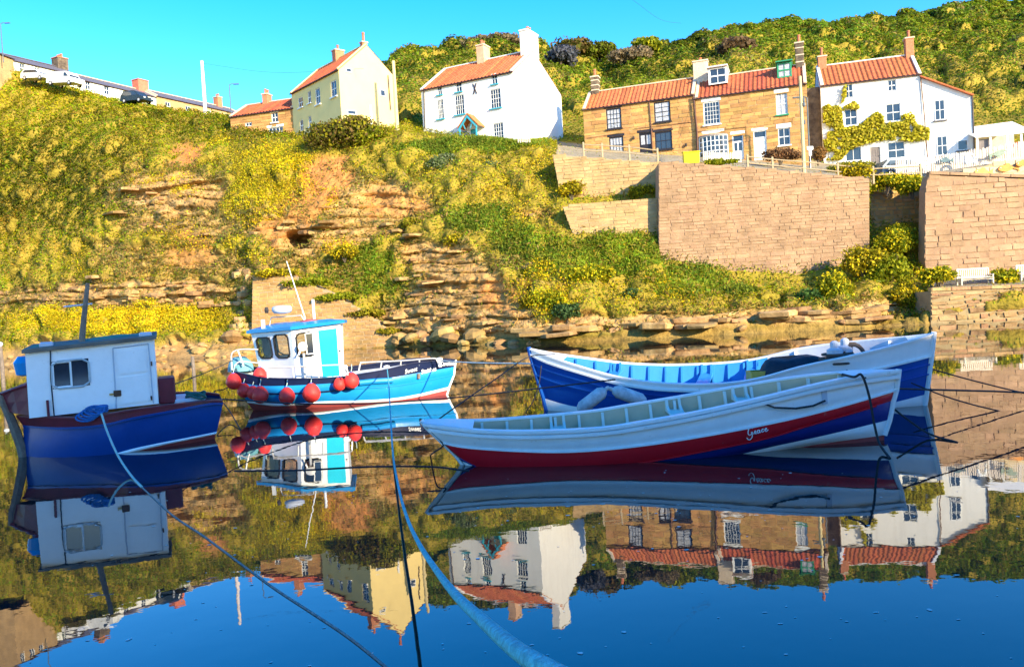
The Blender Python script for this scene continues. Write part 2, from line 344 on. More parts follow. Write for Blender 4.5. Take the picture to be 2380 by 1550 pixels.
# displacement: bushy lumps where things grow, strata where rock shows
nrm = np.zeros_like(TG); du = np.gradient(TG, axis=1); dv = np.gradient(TG, axis=0)
nrm = np.cross(du, dv); nrm /= np.linalg.norm(nrm, axis=2)[..., None] + 1e-9
nrm[(nrm[..., 2] < 0)] *= -1
WN, IDN = worley(TG * .55 + (fbm(TG * .7, 2)[..., None] - .5) * .8); WF, IDF = worley(TG * .26 + (fbm(TG * .4, 2)[..., None] - .5) * .8)
WD = np.where(far_, WF, WN); CID = np.where(far_, IDF, IDN); dome_ = np.sqrt(np.clip(1 - (WD / .85) ** 2, 0, 1)); bil2 = fbm(TG * .9 + 31, 3)
amp = np.where(far_, 3.0, 1.25) * np.clip(VEG - LAWN * .8, 0, 1)
amp = np.where(YARD | TERRACE, 0.05, amp); amp = amp * np.clip((RK[:, None] - 1.0) / .4, 0, 1)
amp = amp * np.where((pxv > 1525) & (pxv < 2155) & (RK[:, None] > 4.2) & (RK[:, None] < 6.2), 0.1, 1)
amp = amp * np.where((pxv > 1285) & (RK[:, None] > 3.9) & (RK[:, None] < 6.0), .3, 1)
# the ground stays put under the houses
for (x0, x1, k0, k1) in [(520, 940, 5.7, 7.6), (940, 1330, 5.8, 7.6), (1290, 2500, 5.7, 7.8)]:
    e = np.clip(np.minimum(pxv - x0, x1 - pxv) / 25, 0, 1) * np.clip(np.minimum(RK[:, None] - k0, k1 - RK[:, None]) / .25, 0, 1); amp = amp * (1 - e * .95)
TD = TG + nrm * (amp * (dome_ * (.45 + .75 * CID) + bil2 * .4 - .55))[..., None]
zz = TG[..., 2] + (fbm(TG * .25 + 9, 2) - .5) * 1.4 + TG[..., 0] * .03
st = zz / .95; fr = st - np.floor(st); lay = _h(np.floor(st).astype(np.int64), np.zeros_like(st, dtype=np.int64), np.zeros_like(st, dtype=np.int64))
ledge = (lay - .5) * 1.0 + np.where(fr < .16, -.5, 0) + (fbm(TG * np.array([.8, .8, 2.2]), 4) - .5) * 1.3
out = np.array([0, -1., 0])
TD = TD + out * (ROCK * np.clip(RK[:, None] - .9, 0, 1) * ledge * 1.1)[..., None]
TD[..., 2] += ROCK * (RK[:, None] < 2.2) * (fbm(TG * 1.3, 4) - .5) * .5
TD = TD + (SOIL * (fbm(TG * 1.1, 4) - .5) * .7)[..., None] * nrm
cave = zone(pxv, pyv, Z_BARE); TD = TD + np.array([0, 2.2, 0]) * cave[..., None] * 1.9
# colours of the ground itself
def C(*a): return np.array(a, float)
cg = np.zeros(TG.shape); nz = fbm(TG * .6 + 3, 4)[..., None]; nz2 = fbm(TG * np.array([.5, .5, 2.5]) + 77, 4)[..., None]
grass = C(.20, .17, .012) * (1 - nz) + C(.36, .24, .04) * nz
rockc = C(.34, .17, .045) * (1 - nz2) + C(.56, .35, .14) * nz2
rockc = np.where(fr[..., None] < .12, rockc * .7, rockc)
weed = C(.22, .15, .03); soilc = C(.44, .15, .035) * (1 - nz) + C(.54, .25, .08) * nz
cg = grass * (1 - ROCK[..., None]) + rockc * ROCK[..., None]; cg = cg * (1 - SOIL[..., None]) + soilc * SOIL[..., None]
lowz = np.clip(1 - (TG[..., 2] - .35) / .6, 0, 1)[..., None] * (pxv > 800)[..., None]; cg = cg * (1 - .75 * lowz) + weed * .75 * lowz
cg = np.where((YARD | TERRACE)[..., None], C(.30, .25, .17) * (.7 + .5 * nz), cg)
RR, CC = TG.shape[:2]
idx = np.arange(RR * CC).reshape(RR, CC); quad = np.stack([idx[:-1, :-1], idx[:-1, 1:], idx[1:, 1:], idx[1:, :-1]], -1).reshape(-1, 4)
me = bpy.data.meshes.new('hillside'); me.vertices.add(RR * CC); me.vertices.foreach_set('co', TD.astype(np.float32).ravel())
me.loops.add(quad.size); me.loops.foreach_set('vertex_index', quad.astype(np.int32).ravel())
me.polygons.add(len(quad)); me.polygons.foreach_set('loop_start', np.arange(0, quad.size, 4, dtype=np.int32))
me.materials.append(vmat('earth', .9, bump=.8, bscale=3.5, var=.25, vscale=2.5)); me.update(calc_edges=True); setcol(me, cg.reshape(-1, 3))
tag(obj('hillside', me), kind='structure')
def ground_z(x, y):
    d = (TD[..., 0] - x) ** 2 + (TD[..., 1] - y) ** 2; i = np.unravel_index(np.argmin(d), d.shape); return TD[i][2]

# ------------------------------------------------------------------ plants covering the slope
fa = TD[:-1, :-1]; fb = TD[:-1, 1:]; fc = TD[1:, 1:]; fd = TD[1:, :-1]
fn = np.cross(fc - fa, fd - fb); area = np.linalg.norm(fn, axis=2) / 2; fn = fn / (2 * area[..., None] + 1e-9); fn[fn[..., 2] < 0] *= -1
def fm(a): return a[:-1, :-1]
fpx, fpy = fm(pxv), fm(pyv); fk = np.broadcast_to(RK[:-1, None], area.shape)
inview = (fpx > -120) & (fpx < 2500) & (fk > 1.35) & (fk < 10.02) & (fpy > -60)
HOUSES_XY = []                                         # filled below: plans that keep plants out
def leaves(n, dens, size, hmax, pal, pw, seed, aspect=1.6, up=.35, jit=.18):
    """n little leaf-clump faces spread over the ground where dens says"""
    rng = np.random.default_rng(seed); w = (dens * area * inview).ravel(); w = w / w.sum(); f = rng.choice(len(w), n, p=w)
    i, j = np.unravel_index(f, area.shape); a, bq = rng.random((2, n, 1))
    p = (TD[i, j] * (1 - a) + TD[i, j + 1] * a) * (1 - bq) + (TD[i + 1, j] * (1 - a) + TD[i + 1, j + 1] * a) * bq
    nn = fn[i, j]; h = rng.random((n, 1)) ** 1.3 * hmax(i, j)[:, None]
    p = p + nn * h * .6 + np.array([0, 0, 1.]) * h * .6
    # leaf orientation: random, leaning to the ground normal
    z = rng.normal(size=(n, 3)) + nn * up * 2 + np.array([0, 0, up]); z /= np.linalg.norm(z, axis=1)[:, None]
    t = rng.normal(size=(n, 3)); t -= z * (t * z).sum(1)[:, None]; t /= np.linalg.norm(t, axis=1)[:, None]; u = np.cross(z, t)
    s = size(i, j)[:, None] * (.55 + .9 * rng.random((n, 1)))
    V = np.stack([p - t * s * aspect * .5, p - u * s * .5 + t * s * .1, p + t * s * aspect * .5, p + u * s * .5 - t * s * .1], 1)
    W_ = pw(i, j); W_ = W_ / W_.sum(1)[:, None]; c = (rng.random((n, 1)) > np.cumsum(W_, 1)).sum(1).clip(0, len(pal) - 1)
    cl = np.array(pal)[c] * (1 + jit * (rng.random((n, 1)) * 2 - 1)) * (1 + .12 * rng.normal(size=(n, 3)).clip(-1, 1))
    big = fbm(p * .45 + 40, 3)[:, None] * .6 + .4 * fC[i, j][:, None]; cl = cl * (1 - .42 * fD[i, j][:, None]); wv_ = fbm(p * .12 + 7, 2)[:, None]; cl = cl * (.55 + .9 * big) * np.concatenate([.8 + .4 * wv_, .94 + .12 * wv_, 1.3 - .6 * wv_], 1); return V, np.clip(cl, 0.002, .9), p
def sz_near(i, j): return .22 + 0 * i
fV, fR, fS, fLw, fFl, fD, fLi = fm(VEG), fm(ROCK), fm(SOIL), fm(LAWN), fm(FLOW), fm(DARK), fm(LIME)
fC = fm(CID); fWd = fm(WD); fyard = fm(YARD | TERRACE); ffar = fm(np.broadcast_to(far_, VEG.shape))
PAL = [C(.185, .205, .004), C(.29, .295, .005), C(.44, .395, .006), C(.10, .115, .004), C(.36, .23, .02), C(.22, .32, .005)]
def pw(i, j):
    d, l, fl = fD[i, j], fLi[i, j], fFl[i, j]; nzv = vn(TD[i, j] * .22 + 5); ci = fC[i, j]; k_ = lambda a, b_: np.exp(-((ci - a) / b_) ** 2) * 2.2
    return np.stack([.5 + k_(.2, .15), .7 - .5 * d + .5 * l + k_(.45, .15), .4 * (1 - d) + 1.3 * l + .2 * fl + k_(.65, .12), .12 + 1.0 * d + k_(.02, .1), .12 + .6 * np.clip(nzv - .5, 0, 1) * 2 * (1 - l) + k_(.97, .06), .25 + 1.2 * l + k_(.82, .1)], 1)
near_d = np.where(ffar, 0, np.clip(fV * 1.15 - .02, 0, 1) * (1 - fLw * .75)) * np.where(fyard, .03, 1)
V1, c1, _ = leaves(400000, near_d, lambda i, j: .10 + .035 * fD[i, j] + .0016 * np.clip(TD[i, j, 1] - 75, 0, 60), lambda i, j: .38 - .15 * fLw[i, j] + .1 * fD[i, j], PAL, pw, 11, up=.75)
tag(obj('slope_undergrowth', qmesh('slope_undergrowth', V1, LEAF, c1)), 'green and olive scrub covering the sea cliff slope', 'scrub', kind='stuff')
far_d = np.where(ffar, 1.0, 0)
PALF = [C(.095, .14, .008), C(.15, .20, .010), C(.225, .25, .012), C(.055, .08, .008), C(.23, .18, .05), C(.145, .235, .010)]
V2, c2, _ = leaves(300000, far_d, lambda i, j: .17 + .0035 * np.clip(TD[i, j, 1] - 100, 0, 90), lambda i, j: .55 + 0. * i, PALF, pw, 12, up=.9, jit=.2)
tag(obj('hill_scrub', qmesh('hill_scrub', V2, LEAF, c2)), 'dense green scrub covering the hill behind the houses', 'scrub', kind='stuff')
lw_d = np.where(ffar | fyard, .0, np.clip(fLw * 1.4 - .2, 0, 1)) * (1 - fR)
V3, c3, _ = leaves(45000, lw_d, lambda i, j: .10 + 0. * i, lambda i, j: .28 + 0. * i, [C(.13, .22, .015), C(.21, .29, .02), C(.30, .30, .03)], lambda i, j: np.ones((len(i), 3)), 13, aspect=3.2, up=.2)
dry_d = np.where(ffar | fyard, .0, np.clip(.45 - np.abs(fV - .5), 0, 1) + .05) * (fpy > 380) * (fpy < 780)
V4, c4, _ = leaves(40000, dry_d, lambda i, j: .10 + 0. * i, lambda i, j: .4 + 0. * i, [C(.36, .24, .07), C(.28, .20, .05), C(.17, .19, .03)], lambda i, j: np.ones((len(i), 3)), 14, aspect=4, up=.1)
tag(obj('cliff_grass', qmesh('cliff_grass', np.concatenate([V3, V4]), LEAF, np.concatenate([c3, c4]))), 'short bright green and dry straw grass on the cliff', 'grass', kind='stuff')
# yellow blossom: flower heads in drifts
fl_d = np.where(ffar, 0, np.clip(fFl - .1, 0, 1) ** 1.3) * np.clip((fFl * 1.5 + .12 - fC) * 4, .02, 1) * np.clip(1.5 - fWd * 1.3, .1, 1) * np.where(fyard, .15, 1)
V5, c5, _ = leaves(90000, fl_d, lambda i, j: .105 + 0. * i, lambda i, j: .5 + 0. * i, [C(.80, .56, .010), C(.86, .66, .02), C(.60, .44, .015)], lambda i, j: np.ones((len(i), 3)), 15, aspect=1.1, jit=.15)
tag(obj('yellow_blossom', qmesh('yellow_blossom', V5, LEAF, c5)), 'yellow flower heads in drifts over the cliff slope', 'flowers', kind='stuff')
# ------------------------------------------------------------------ masonry
def stone_meshes(tag_, m, w, h, d, c=.03, n=8, seed=1, rough=.06):
    """unit-size blocks whose chamfer comes out even at w x h"""
    rng = random.Random(seed); out = []
    for k in range(n):
        cx, cz = c / w, c / h; V = []
        J = lambda a: rng.uniform(-a, a)
        for (y, ix, iz) in ((.5, 0, 0), (-.28, J(.01), J(.03)), (-.5, cx, cz)):
            for sx, sz in ((-1, -1), (1, -1), (1, 1), (-1, 1)):
                V.append((sx * (.5 - ix) + J(rough * h / w), y + (J(.22) if y < 0 else 0), sz * (.5 - iz) + J(rough)))
        F = [(8, 9, 10, 11)] + [(r * 4 + i, r * 4 + (i + 1) % 4, r * 4 + 4 + (i + 1) % 4, r * 4 + 4 + i) for r in (0, 1) for i in range(4)]
        out.append(mesh(tag_, V, F, m))
    return out
def scan(poly, t):
    xs = []; n = len(poly)
    for i in range(n):
        (a, b), (c, d) = poly[i], poly[(i + 1) % n]
        if (b <= t < d) or (d <= t < b): xs.append(a + (t - b) / (d - b) * (c - a))
    xs.sort(); return [(xs[i], xs[i + 1]) for i in range(0, len(xs) - 1, 2)]
def lay_stones(parent, poly, w, h, d, m, seed, holes=(), y=0.0, name='stone', gap=.025, c=.03, vary=.35, rough=.06, limit=300):
    rng = random.Random(seed); ms = stone_meshes(name, m, w, h, d, c, 8, seed, rough)
    t0 = min(q[1] for q in poly); t1 = max(q[1] for q in poly); t = t0; rec = []
    while t < t1 - h * .3:
        hh = h * rng.uniform(1 - vary * .6, 1 + vary * .6); tm = t + hh / 2
        for (a, b) in scan(poly, min(tm, t1 - .02)):
            segs = [(a, b)]
            for (h0, h1, v0, v1) in holes:
                if v0 - .02 < tm < v1 + .02:
                    segs = [q for (p0, p1) in segs for q in ((p0, min(p1, h0)), (max(p0, h1), p1)) if q[1] - q[0] > .08]
            for (p0, p1) in segs:
                s = p0
                while s < p1 - .05:
                    ww = w * rng.uniform(1 - vary, 1 + vary)
                    if p1 - (s + ww) < w * .45: ww = p1 - s
                    rec.append((s + ww / 2, tm, ww - gap, hh - gap)); s += ww
        t += hh
    order = sorted(rec, key=lambda r: -r[2] * r[3] * rng.uniform(.8, 1.2)); keep, rest = order[:limit], order[limit:]
    for (s, tm, ww, hh) in keep:
        obj(name, rng.choice(ms), parent, (s, y + rng.uniform(-.012, .012), tm), (0, rng.uniform(-.012, .012), 0), (ww, d, hh))
    if rest:
        b_ = MB()
        for (s, tm, ww, hh) in rest:
            V = np.array([v.co for v in rng.choice(ms).vertices]) * np.array([ww, d, hh]) + np.array([s, y + rng.uniform(-.02, .02), tm])
            b_.add(V, [(8, 9, 10, 11)] + [(r * 4 + i, r * 4 + (i + 1) % 4, r * 4 + 4 + (i + 1) % 4, r * 4 + 4 + i) for r in (0, 1) for i in range(4)])
        tag(b_.build('stonework', m, parent), kind='stuff')
def plane_frame(A, B):
    a = P(A[0], 500, A[1]); b_ = P(B[0], 500, B[1]); return a, b_
class Plane:
    """an upright plane through two columns of the photograph, with s along it and z up"""
    def __init__(s, A, B, py=(450, 450), zb=0.0):
        a = P(A[0], py[0], A[1]); b_ = P(B[0], py[1], B[1]); s.o = np.array([a[0], a[1], zb]); e = b_ - a; e[2] = 0; s.L = float(np.linalg.norm(e)); s.ex = e / s.L
        s.ey = np.array([-s.ex[1], s.ex[0], 0]); s.rz = math.atan2(s.ex[1], s.ex[0])
    def st(s, px, py):
        q = PPL(px, py, s.o, s.ey) - s.o; return float(q @ s.ex), float(q[2])
M_PINK = mat('pink_sandstone', (.36, .22, .125), .9, .26, .7, .5, 9, rnd=.10, streak=.3)
M_TAN = mat('tan_sandstone', (.43, .28, .125), .9, .24, .8, .5, 9, rnd=.12, streak=.25)
M_GOLD = mat('golden_sandstone', (.46, .25, .085), .9, .2, 1.0, .4, 9, rnd=.22)
M_QUAY = mat('weathered_quay_stone', (.38, .22, .10), .9, .3, 1.5, .7, 7, rnd=.3)
M_MORT = mat('mortar', (.40, .29, .17), .95, .15, 4, .4, 20)
M_MORTP = mat('pink_mortar', (.35, .215, .125), .95, .15, 4, .4, 20)
def stone_wall(name, label, A, B, poly_px, w, h, ms, mm, seed, thick=1.5, d=.16, coping=None, py=(450, 450), group=None, gap=.03, vary=.35, rough=.06, cat='wall'):
    pl = Plane(A, B, py); poly = [pl.st(*q) for q in poly_px]; zb = min(q[1] for q in poly); poly = [(a, z - zb) for a, z in poly]
    o = np.array([pl.o[0], pl.o[1], zb]); root = empty(name, o, pl.rz, label, cat, group)
    MB().prism(poly, -.5 * d + .03, thick).build('wall_core', mm, root); root['kind'] = 'thing'
    lay_stones(root, poly, w, h, d, ms, seed, gap=gap, vary=vary, rough=rough)
    if coping:
        (a, za), (b_, zc) = [(s_, z - zb) for s_, z in (pl.st(*coping[0]), pl.st(*coping[1]))]; n = max(2, int((b_ - a) / 1.3)); cm = MB().box((0, 0, 0), (1, 1, 1), bev=.06)
        cme = mesh('coping_stone', cm.V, cm.F, ms); an = math.atan2(zc - za, b_ - a)
        for i in range(n):
            t = (i + .5) / n; obj('coping_stone', cme, root, (a + (b_ - a) * t, .12, za + (zc - za) * t + .05), (0, -an, 0), ((b_ - a) / n - .02, .62, .24))
    return root, pl
stone_wall('retaining_wall', 'tall pink sandstone retaining wall below the stone cottages', (1531, 66.0), (2020, 65.0),
           [(1531, 380), (1560, 377), (1780, 393), (2020, 416), (2020, 705), (1531, 705)], 0.85, .28, M_PINK, M_MORTP, 21, thick=2.2, gap=.016, rough=.03, d=.12)
stone_wall('retaining_wall', 'upper of the two short retaining walls left of the tall one', (1284, 71.2), (1540, 70.0),
           [(1284, 360), (1540, 380), (1540, 480), (1330, 480), (1300, 440)], 0.85, .28, M_TAN, M_MORT, 22, thick=5, gap=.016, rough=.03, d=.12)
stone_wall('retaining_wall', 'lower of the two short retaining walls, grass at its foot', (1308, 67.8), (1528, 66.8),
           [(1308, 482), (1345, 475), (1528, 463), (1528, 570), (1360, 570), (1330, 540)], 0.85, .28, M_TAN, M_MORT, 23, thick=4, gap=.016, rough=.03, d=.12)
stone_wall('recessed_wall', 'rough golden stone wall set back between two taller walls', (2010, 68.4), (2156, 68.4),
           [(2010, 440), (2156, 448), (2156, 640), (2010, 640)], .75, .36, M_GOLD, mat('dark_mortar', (.33, .24, .12), .95), 24, thick=1.2, d=.3, gap=.06, rough=.12)
stone_wall('harbour_wall', 'high pink block wall behind the benches', (2146, 63.2), (2440, 62.4),
           [(2150, 440), (2158, 408), (2440, 420), (2440, 660), (2156, 660), (2148, 600)], .95, .46, M_PINK, M_MORTP, 25, thick=1.1, d=.2, gap=.03, rough=.06, coping=((2158, 404), (2440, 414)))
stone_wall('quay_wall', 'low rough stone quay wall at the water below the benches', (2162, 57.3), (2440, 56.5),
           [(2162, 678), (2440, 668), (2440, 775), (2162, 775)], .85, .36, M_QUAY, mat('dark_mortar', (.33, .24, .12)), 26, thick=5.0, d=.3, gap=.06, vary=.45, rough=.13, coping=((2162, 675), (2440, 664)), py=(700, 700))
stone_wall('garden_wall', 'pale cream garden wall under the picket fence', (2196, 66.5), (2440, 66.0),
           [(2196, 412), (2290, 386), (2320, 378), (2440, 372), (2440, 425), (2196, 425)], .9, .5, mat('cream_stone', (.62, .47, .27), .9, .12, 2, .3, rnd=.1), M_MORT, 27, thick=1.0)
stone_wall('cliff_foot_wall', 'orange block wall patching the cliff behind the buoy-hung boat', (584, 72.3), (940, 69.8),
           [(588, 640), (640, 632), (700, 652), (765, 682), (830, 716), (885, 752), (930, 788), (940, 835), (584, 845)], .68, .31, mat('orange_block', (.46, .26, .09), .9, .3, .5, .3, rnd=.12, streak=.35), M_MORT, 28, thick=2.5, d=.14, py=(700, 740))

# ------------------------------------------------------------------ rocks: bedded outcrops and boulders
M_ROCK = mat('bedded_rock', (.30, .15, .045), .95, .3, .9, .9, 4, rnd=.25, col2=(.52, .33, .14))
M_BOULD = mat('shore_boulder', (.36, .22, .08), .95, .3, 1.2, .7, 6, rnd=.3)
def slab_meshes(seed, n=6, k=9):
    rng = random.Random(seed); out = []
    for q in range(n):
        ang = sorted(rng.uniform(0, 6.283) for _ in range(k)); ang = [6.283 * (i + rng.uniform(-.3, .3)) / k for i in range(k)]
        rad = [rng.uniform(.36, .52) for _ in range(k)]; V = []
        for (z, f) in ((-.5, .9), (-.3, 1.), (.32, 1.02), (.5, .92)):
            for a, r in zip(ang, rad): V.append((math.cos(a) * r * f * 1.05, math.sin(a) * r * f, z + rng.uniform(-.08, .08)))
        F = [tuple(range(k - 1, -1, -1)), tuple(range(3 * k, 4 * k))] + [(r * k + i, r * k + (i + 1) % k, (r + 1) * k + (i + 1) % k, (r + 1) * k + i) for r in range(3) for i in range(k)]
        out.append(mesh('slab', V, F, M_ROCK))
    return out
SLABS = slab_meshes(5)
def near_ground(px, py):
    d = (pxv - px) ** 2 + (pyv - py) ** 2 + np.where((RK[:, None] > 7.2) & (pyv > 330), 1e9, 0); i = np.unravel_index(np.argmin(d), d.shape); return TD[i]
def outcrop(label, spots, seed, w=(1.4, 3.0), t=(.18, .42)):
    rng = random.Random(seed); root = None
    for (px, py, n, sp, vs) in spots:
        for i in range(n):
            qx, qy = px + rng.uniform(-sp, sp), py + rng.uniform(-vs, vs); g_ = near_ground(qx, qy)
            if root is None: root = empty('rock_outcrop', g_, 0, label, 'rock', 'rock outcrops in the cliff'); o = g_
            ww = rng.uniform(*w)
            obj('slab', rng.choice(SLABS), root, g_ - o + np.array([0, .5 * ww * rng.uniform(.55, .95), -.05]), (rng.uniform(-.07, .07), rng.uniform(-.08, .02), rng.uniform(0, 6.28)), (ww * rng.uniform(1.0, 1.9), ww * rng.uniform(.7, 1.1), rng.uniform(*t)))
outcrop('broken pale ledges high on the left of the cliff', [(400, 432, 8, 110, 14), (440, 455, 9, 110, 10), (330, 500, 5, 60, 25)], 31)
outcrop('long bedded rock band above the yellow flower bank', [(120, 690, 10, 110, 18), (330, 660, 13, 150, 14), (380, 690, 14, 150, 12), (500, 705, 8, 60, 8)], 32)
outcrop('layered rock nose jutting out below the bright grass', [(1010, 655, 9, 60, 25), (1030, 700, 12, 80, 25), (1000, 745, 13, 90, 18), (1120, 750, 9, 70, 18), (1000, 600, 6, 60, 20)], 33, (1.1, 2.6), (.15, .34))
outcrop('crumbling ledge in the middle of the cliff over a hollow', [(830, 520, 8, 90, 8), (900, 545, 7, 80, 8), (690, 520, 5, 40, 10), (760, 530, 5, 60, 10), (560, 545, 6, 80, 6)], 34)
outcrop('flat tide-washed ledge along the right shore', [(1300, 772, 9, 80, 12), (1500, 757, 10, 120, 10), (1720, 746, 9, 110, 9), (1900, 728, 9, 90, 9), (1960, 740, 7, 80, 8)], 35, (2.0, 5.0), (.25, .5))
outcrop('upright rock beside the left end of the block wall', [(578, 690, 9, 12, 40), (572, 750, 8, 14, 30), (560, 640, 6, 30, 12)], 37, (1.0, 2.0), (.4, .9))
outcrop('small ledge poking out of the grass right of centre', [(1245, 503, 6, 26, 5), (1215, 625, 5, 20, 8)], 36, (.8, 1.5))
BLD = []
for q in range(5):
    rng = np.random.default_rng(40 + q); b_ = MB(); pr = [(.05, -.5), (.38, -.38), (.52, -.05), (.42, .28), (.2, .45), (.03, .5)]; b_.lathe(pr, n=9); V = np.array(b_.V); V *= (.8 + .45 * vn(V * 3 + q * 7.7)[:, None]); BLD.append(mesh('boulder', V, b_.F, M_BOULD))
rng = random.Random(44)
BSP = [(rng.uniform(350, 620), rng.uniform(808, 828), rng.uniform(.4, 1.1), 'tan boulder in the heap behind the cabin boat', 'boulders behind the cabin boat') for _ in range(18)]
BSP += [(rng.uniform(900, 1250), rng.uniform(788, 804), rng.uniform(.4, 1.5), 'tan boulder in the heap under the layered rock nose', 'boulders under the rock nose') for _ in range(20)]
BSP += [(rng.uniform(0, 350), rng.uniform(822, 842), rng.uniform(.4, 1.0), 'tan boulder at the waterline under the yellow flower bank', 'boulders under the flower bank') for _ in range(10)]
BSP += [(545, 790, 2.2, 'largest pale boulder left of the block wall', None), (985, 785, 1.5, 'pale upright boulder right of the motor boat wheelhouse', None), (1040, 788, 1.8, 'broad boulder above the motor boat bow', None), (1110, 782, 1.9, 'broad boulder at the right of the rock nose heap', None), (600, 800, 1.6, 'big boulder at the foot of the block wall left end', None), (1725, 762, .7, 'single pale stone on the right shore ledge', None), (1960, 752, .6, 'single small stone before the dark inlet', None)]
for (px, py, s_, lb_, gp_) in BSP:
    g_ = near_ground(px, py); o = obj('boulder', rng.choice(BLD), None, (g_[0], g_[1], max(g_[2], 0) + .08 * s_), (rng.uniform(-.3, .3), rng.uniform(-.3, .3), rng.uniform(0, 6.28)), (s_ * 1.25, s_, s_ * .62))
    tag(o, lb_, 'boulder', gp_)
# ------------------------------------------------------------------ houses
M_WHITE = mat('white_render', (.80, .78, .74), .85, .04, .8, .25, 12, streak=.16)
M_CREAMW = mat('pale_yellow_render', (.84, .64, .26), .85, .05, .8, .15, 12)
M_PANT = mat('orange_pantile', (.48, .14, .05), .85, .3, 2.5, .3, 12, rnd=.16, wear=(.33, .22, .10))
M_PANT2 = mat('red_pantile', (.44, .105, .045), .85, .3, 2.5, .3, 12, rnd=.16, wear=(.28, .19, .10))
M_SLATE = mat('slate', (.13, .12, .14), .6, .2, 1.5, .3, 10)
M_BRICKC = mat('chimney_brick', (.50, .20, .10), .9, .2, 4, .5, 14)
M_POT = mat('clay_pot', (.52, .16, .08), .8, .1)
M_PWHITE = mat('white_paint', (.8, .8, .78), .5, .03)
M_PBLACK = mat('black_paint', (.025, .02, .025), .4, .1)
M_PTURQ = mat('turquoise_paint', (.05, .36, .48), .5, .06)
M_PGREEN = mat('green_paint', (.03, .26, .13), .5, .06)
M_GLASS = mat('window_glass', (.03, .04, .055), .06, .2, .7, spec=.8)
M_NET = mat('net_curtained_glass', (.42, .42, .44), .15, .45, 6, spec=.6)
M_GUT = mat('gutter_dark', (.05, .03, .03), .5)
M_STONEC = mat('pale_coping', (.62, .50, .36), .9, .15, 3, .4)
M_DARKSTONE = mat('soot_and_shade_stone', (.09, .065, .055), .9, .4, 2, .5, col2=(.2, .15, .1))  # sooty chimney stone, also the painted shade in the cottage gap
UQ = mesh('pane', [(-.5, 0, -.5), (.5, 0, -.5), (.5, 0, .5), (-.5, 0, .5)], [(0, 1, 2, 3)], M_GLASS)
UQN = mesh('pane', [(-.5, 0, -.5), (.5, 0, -.5), (.5, 0, .5), (-.5, 0, .5)], [(0, 1, 2, 3)], M_NET)
UBEV = {}
def ubox(m, name='block'):
    if m.name not in UBEV: b_ = MB().box((0, 0, 0), (1, 1, 1), bev=.04); UBEV[m.name] = mesh(name, b_.V, b_.F, m)
    return UBEV[m.name]
def pantile_mesh(m, n=12):
    b_ = MB(); xs = np.linspace(-.5, .5, 7); zs = .5 * np.cos(xs * 2 * math.pi); G = []
    for i in range(n):
        for (f, l) in ((0, .25), (1, 0)): G.append([(x, (i + f) / n, z + l) for x, z in zip(xs, zs)])
    b_.grid(G, True); return mesh('pantile_row', b_.V, b_.F, m)
PM = {}
